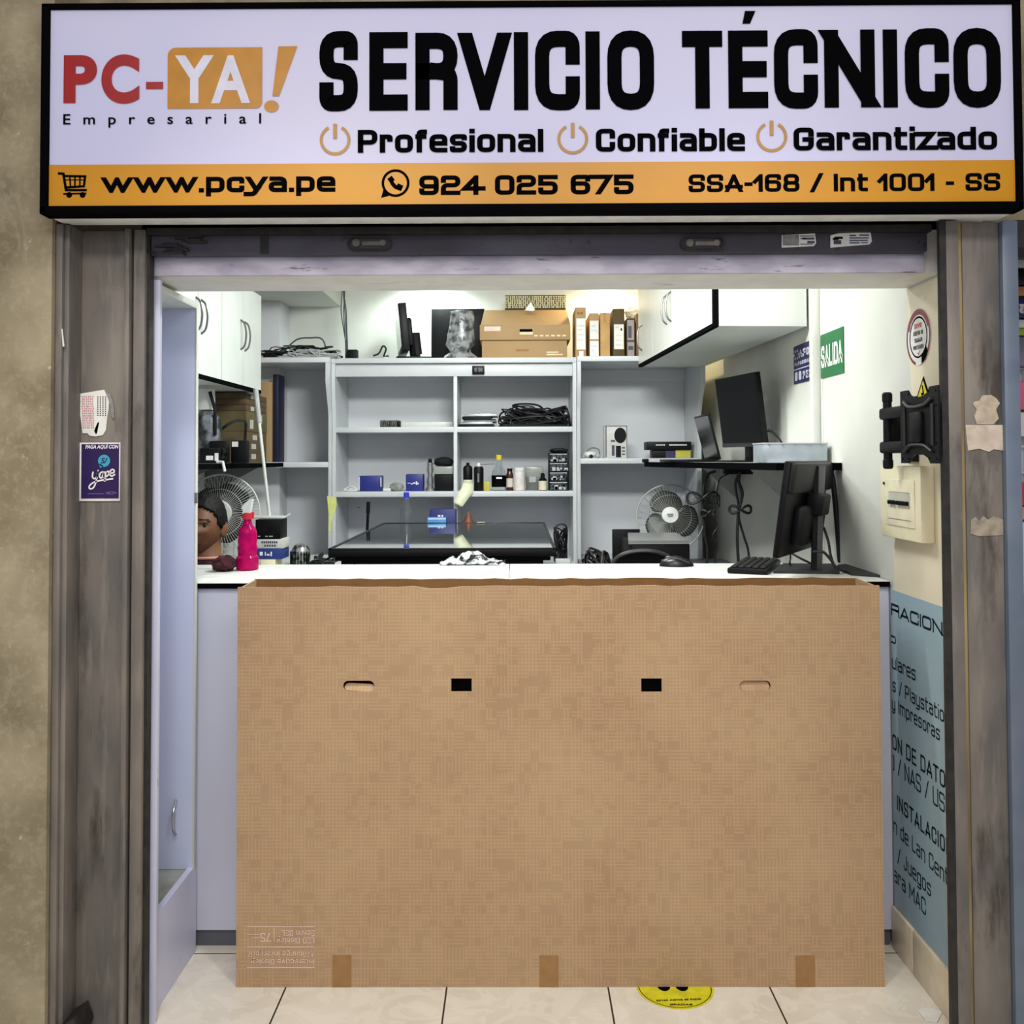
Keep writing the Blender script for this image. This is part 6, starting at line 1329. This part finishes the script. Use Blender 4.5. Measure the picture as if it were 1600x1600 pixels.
# neck, trunk, limbs
def ell(mb, rings, n=24):
    rr = [[mb.bm.verts.new((cx+rx*math.cos(2*math.pi*k/n), cy+ry*math.sin(2*math.pi*k/n), z)) for k in range(n)] for cx, cy, z, rx, ry in rings]
    for i in range(len(rr)-1):
        for k in range(n): mb.bm.faces.new((rr[i][k], rr[i][(k+1) % n], rr[i+1][(k+1) % n], rr[i+1][k]))
    mb.bm.faces.new(rr[0][::-1]); mb.bm.faces.new(rr[-1])
zs_ = hz-.19
trunk = [(hx, hy+.03, .46, .165, .125), (hx, hy+.03, .60, .155, .115), (hx, hy+.03, .75, .17, .12), (hx, hy+.03, zs_-.07, .185, .115), (hx, hy+.025, zs_-.01, .155, .09), (hx, hy+.02, zs_+.03, .095, .07), (hx, hy+.018, zs_+.06, .058, .06), (hx, hy+.015, hz-.05, .053, .056)]
ell(mb, trunk)
for sx in (-1, 1):
    sh_ = Vector((hx+sx*.19, hy+.02, zs_-.05)); el = Vector((hx+sx*.235, hy-.01, .72)); wr_ = Vector((hx+sx*.13, hy-.20, .585))
    mb.tube(spline([sh_, sh_.lerp(el, .5), el, el.lerp(wr_, .5), wr_], 3), [.05, .05, .05, .047, .044, .042, .04, .038, .036, .034, .03, .028, .026], 12)
    pl = wr_+Vector((-sx*.01, -.05, -.008)); mb.sphere(pl, 1, 14, 10, (.036, .05, .014))
    for k, ln in enumerate((.062, .072, .068, .054)):
        b0 = pl+Vector((-.027+k*.018, -.042, .002)); mb.tube([b0, b0+Vector((0, -ln*.5, -.004)), b0+Vector((0, -ln*.85, -.018)), b0+Vector((0, -ln, -.03))], [.0085, .008, .0075, .006], 8)
    b0 = pl+Vector((-sx*.03, .015, 0)); mb.tube([b0, b0+Vector((-sx*.022, -.03, -.004)), b0+Vector((-sx*.026, -.055, -.012))], [.010, .009, .007], 8)
    hip, kn, an = Vector((hx+sx*.09, hy-.02, .50)), Vector((hx+sx*.12, hy-.40, .50)), Vector((hx+sx*.12, hy-.36, .09))
    mb.tube(spline([hip, hip.lerp(kn, .5), kn, kn.lerp(an, .5), an], 3), [.08, .08, .078, .074, .07, .064, .058, .055, .052, .048, .042, .038, .036], 12)
    mb.tube([an+Vector((0, .03, -.045)), an+Vector((0, -.06, -.05)), an+Vector((0, -.15, -.06))], [.036, .036, .024], 10)
body = mb.build('body', SKIN, man, ang=60)
for m_ in (mat('lips', (128, 76, 62), .5), mat('eye_white', (118, 104, 96), .3), HAIR, mat('stubble', (110, 75, 54), .6)): body.data.materials.append(m_)
mb = MB(); rng = random.Random(5); rows = {}
for j in range(34):
    for i in range(N):
        th = math.pi*(j)/Mh; ph = 2*math.pi*i/N; x, y, z = math.sin(th)*math.cos(ph), math.sin(th)*math.sin(ph), math.cos(th)
        sc = 1.085+.06*max(0, z)+rng.uniform(-.018, .018); rows[j, i] = (mb.bm.verts.new(hp((x, y, z), sc, False)), x, y, z)
def hairy(x, y, z):
    if y < -.05: return z > .60-.55*abs(x)**3-(.12 if abs(x) > .86 else 0)+.02*math.sin(x*11)
    if y < .22: return z > .02
    return z > -.45
for j in range(33):
    for i in range(N):
        q = [rows[j, i], rows[j, (i+1) % N], rows[j+1, (i+1) % N], rows[j+1, i]]
        if all(hairy(*k[1:]) for k in q): mb.bm.faces.new([k[0] for k in q])
for v in [v for v in mb.bm.verts if not v.link_faces]: mb.bm.verts.remove(v)
hr = mb.build('hair', HAIR, man, ang=80); sm = hr.modifiers.new('t', 'SOLIDIFY'); sm.thickness = .012; sm.offset = -1
mb = MB(); ell(mb, [(a, b_, c, d+.014, e+.014) for a, b_, c, d, e in trunk[:5]]+[(hx, hy+.02, zs_+.035, .105, .08), (hx, hy+.018, zs_+.058, .072, .070)])
for sx in (-1, 1):
    sh_ = Vector((hx+sx*.16, hy+.02, zs_-.045)); el = Vector((hx+sx*.235, hy-.01, .76)); mb.tube(spline([sh_, sh_.lerp(el, .5)+Vector((sx*.01, 0, 0)), el], 4), .068, 14)
mb.build('shirt', MAROON, man, ang=60)
m = MB(); m.tube([(hx+.073*math.cos(a), hy+.017+.071*math.sin(a), zs_+.060) for a in [2*math.pi*k/28 for k in range(28)]], .006, 8, closed=True); m.build('shirt_collar', mat('pale_collar', (196, 140, 128), .8), man)
mb = MB()
for sx in (-1, 1):
    hip, kn, an = Vector((hx+sx*.09, hy-.0, .50)), Vector((hx+sx*.12, hy-.40, .50)), Vector((hx+sx*.12, hy-.36, .13))
    mb.tube(spline([hip, hip.lerp(kn, .5), kn, kn.lerp(an, .5), an], 3), [.094, .094, .09, .086, .082, .078, .072, .07, .067, .064, .06, .058, .056], 12)
mb.build('trousers', mat('dark_trousers', (26, 28, 36), .85), man)
mb = MB()
for sx in (-1, 1): mb.tube([(hx+sx*.12, hy-.31, .045), (hx+sx*.12, hy-.40, .042), (hx+sx*.12, hy-.52, .032)], [.042, .042, .03], 12)
mb.build('shoes', BLACK, man)
st = thing('stool', 'round black stool under the seated man', 'stool', (hx, hy+.03, 0))
MB().lathe([(.16, .365), (.17, .372), (.17, .392), (.15, .40)], (hx, hy+.03, 0), 24).build('seat', BLACK, st)
for k in range(4): a = math.pi/4+k*math.pi/2; MB().tube([(hx+.12*math.cos(a), hy+.03+.12*math.sin(a), .366), (hx+.16*math.cos(a), hy+.03+.16*math.sin(a), .012)], .012).build('leg', METAL, st)
# ================================================================== NEIGHBOUR SHOP AT THE RIGHT EDGE
struct('wall_neighbour', B(1.40, 2.4, 2.93, 3.0, 0, 2.6), mat('neighbour_panel', (206, 212, 222), .5))
struct('trim_5', B(1.268, 2.4, 2.40, 2.52, 2.0, 2.07), STEELD)
nb = thing('display_rack', 'white wire display rack of the neighbour shop at the right edge of the photo', 'rack', (1.7, 2.90, 0))
m = MB()
for i in range(22): m.tube([(1.45, 2.915, .3+i*.08), (2.0, 2.915, .3+i*.08)], .003, 6)
for i in range(6): m.tube([(1.46+i*.1, 2.912, 0), (1.46+i*.1, 2.912, 2.05)], .003, 6)
m.build('grid', WHITE, nb)
packs = [(405, 418, (206, 222, 240), 'pale blue strip'), (420, 446, (12, 12, 14), 'black banner with a white letter'), (447, 462, (222, 160, 96), 'orange picture strip'), (464, 497, (36, 48, 104), 'navy banner with white letters'), (499, 512, (232, 234, 236), 'white card'), (513, 524, (166, 202, 60), 'lime green card'), (526, 572, (128, 130, 152), 'grey bag'), (596, 640, (222, 104, 138), 'pink pack'), (644, 682, (226, 222, 224), 'white bag with dark print'), (754, 790, (190, 60, 76), 'red pack'), (792, 812, (206, 158, 96), 'amber printed pack'), (816, 930, (190, 218, 234), 'long pale blue pack'), (938, 962, (208, 66, 112), 'magenta pack'), (966, 986, (30, 36, 84), 'navy pack'), (990, 1048, (214, 206, 200), 'pale beige pack'), (1052, 1078, (190, 214, 222), 'pale teal pack'), (1082, 1130, (170, 70, 110), 'purple pink pack')]
for y0, y1, c_, nm in packs:
    z0_, z1_ = PY(1596, y1, 2.88).z, PY(1596, y0, 2.88).z; t = thing('hanging_pack', nm+' hanging in the neighbour shop at the right edge', 'pack', (1.61, 2.88, z0_), group='packs hanging in the neighbour shop')
    B(1.50, 1.72, 2.88, 2.908, z0_, z1_, .004).build('pack', mat('pack_%d_%d' % (y0, c_[0]), c_, .4), t)
    if nm[:5] == 'black': mb = MB(); stroke_text(mb, 'L', 1.552, 1.566, z0_+.018, .016, .004, lambda u, v: Vector((u, 2.8785, v))); mb.build('lettering', WHITEP, t)
    if nm[:10] == 'navy banne': mb = MB(); stroke_text(mb, 'ato', 1.530, 1.60, z0_+.014, .036, .009, lambda u, v: Vector((u, 2.8785, v))); mb.build('lettering', WHITEP, t)
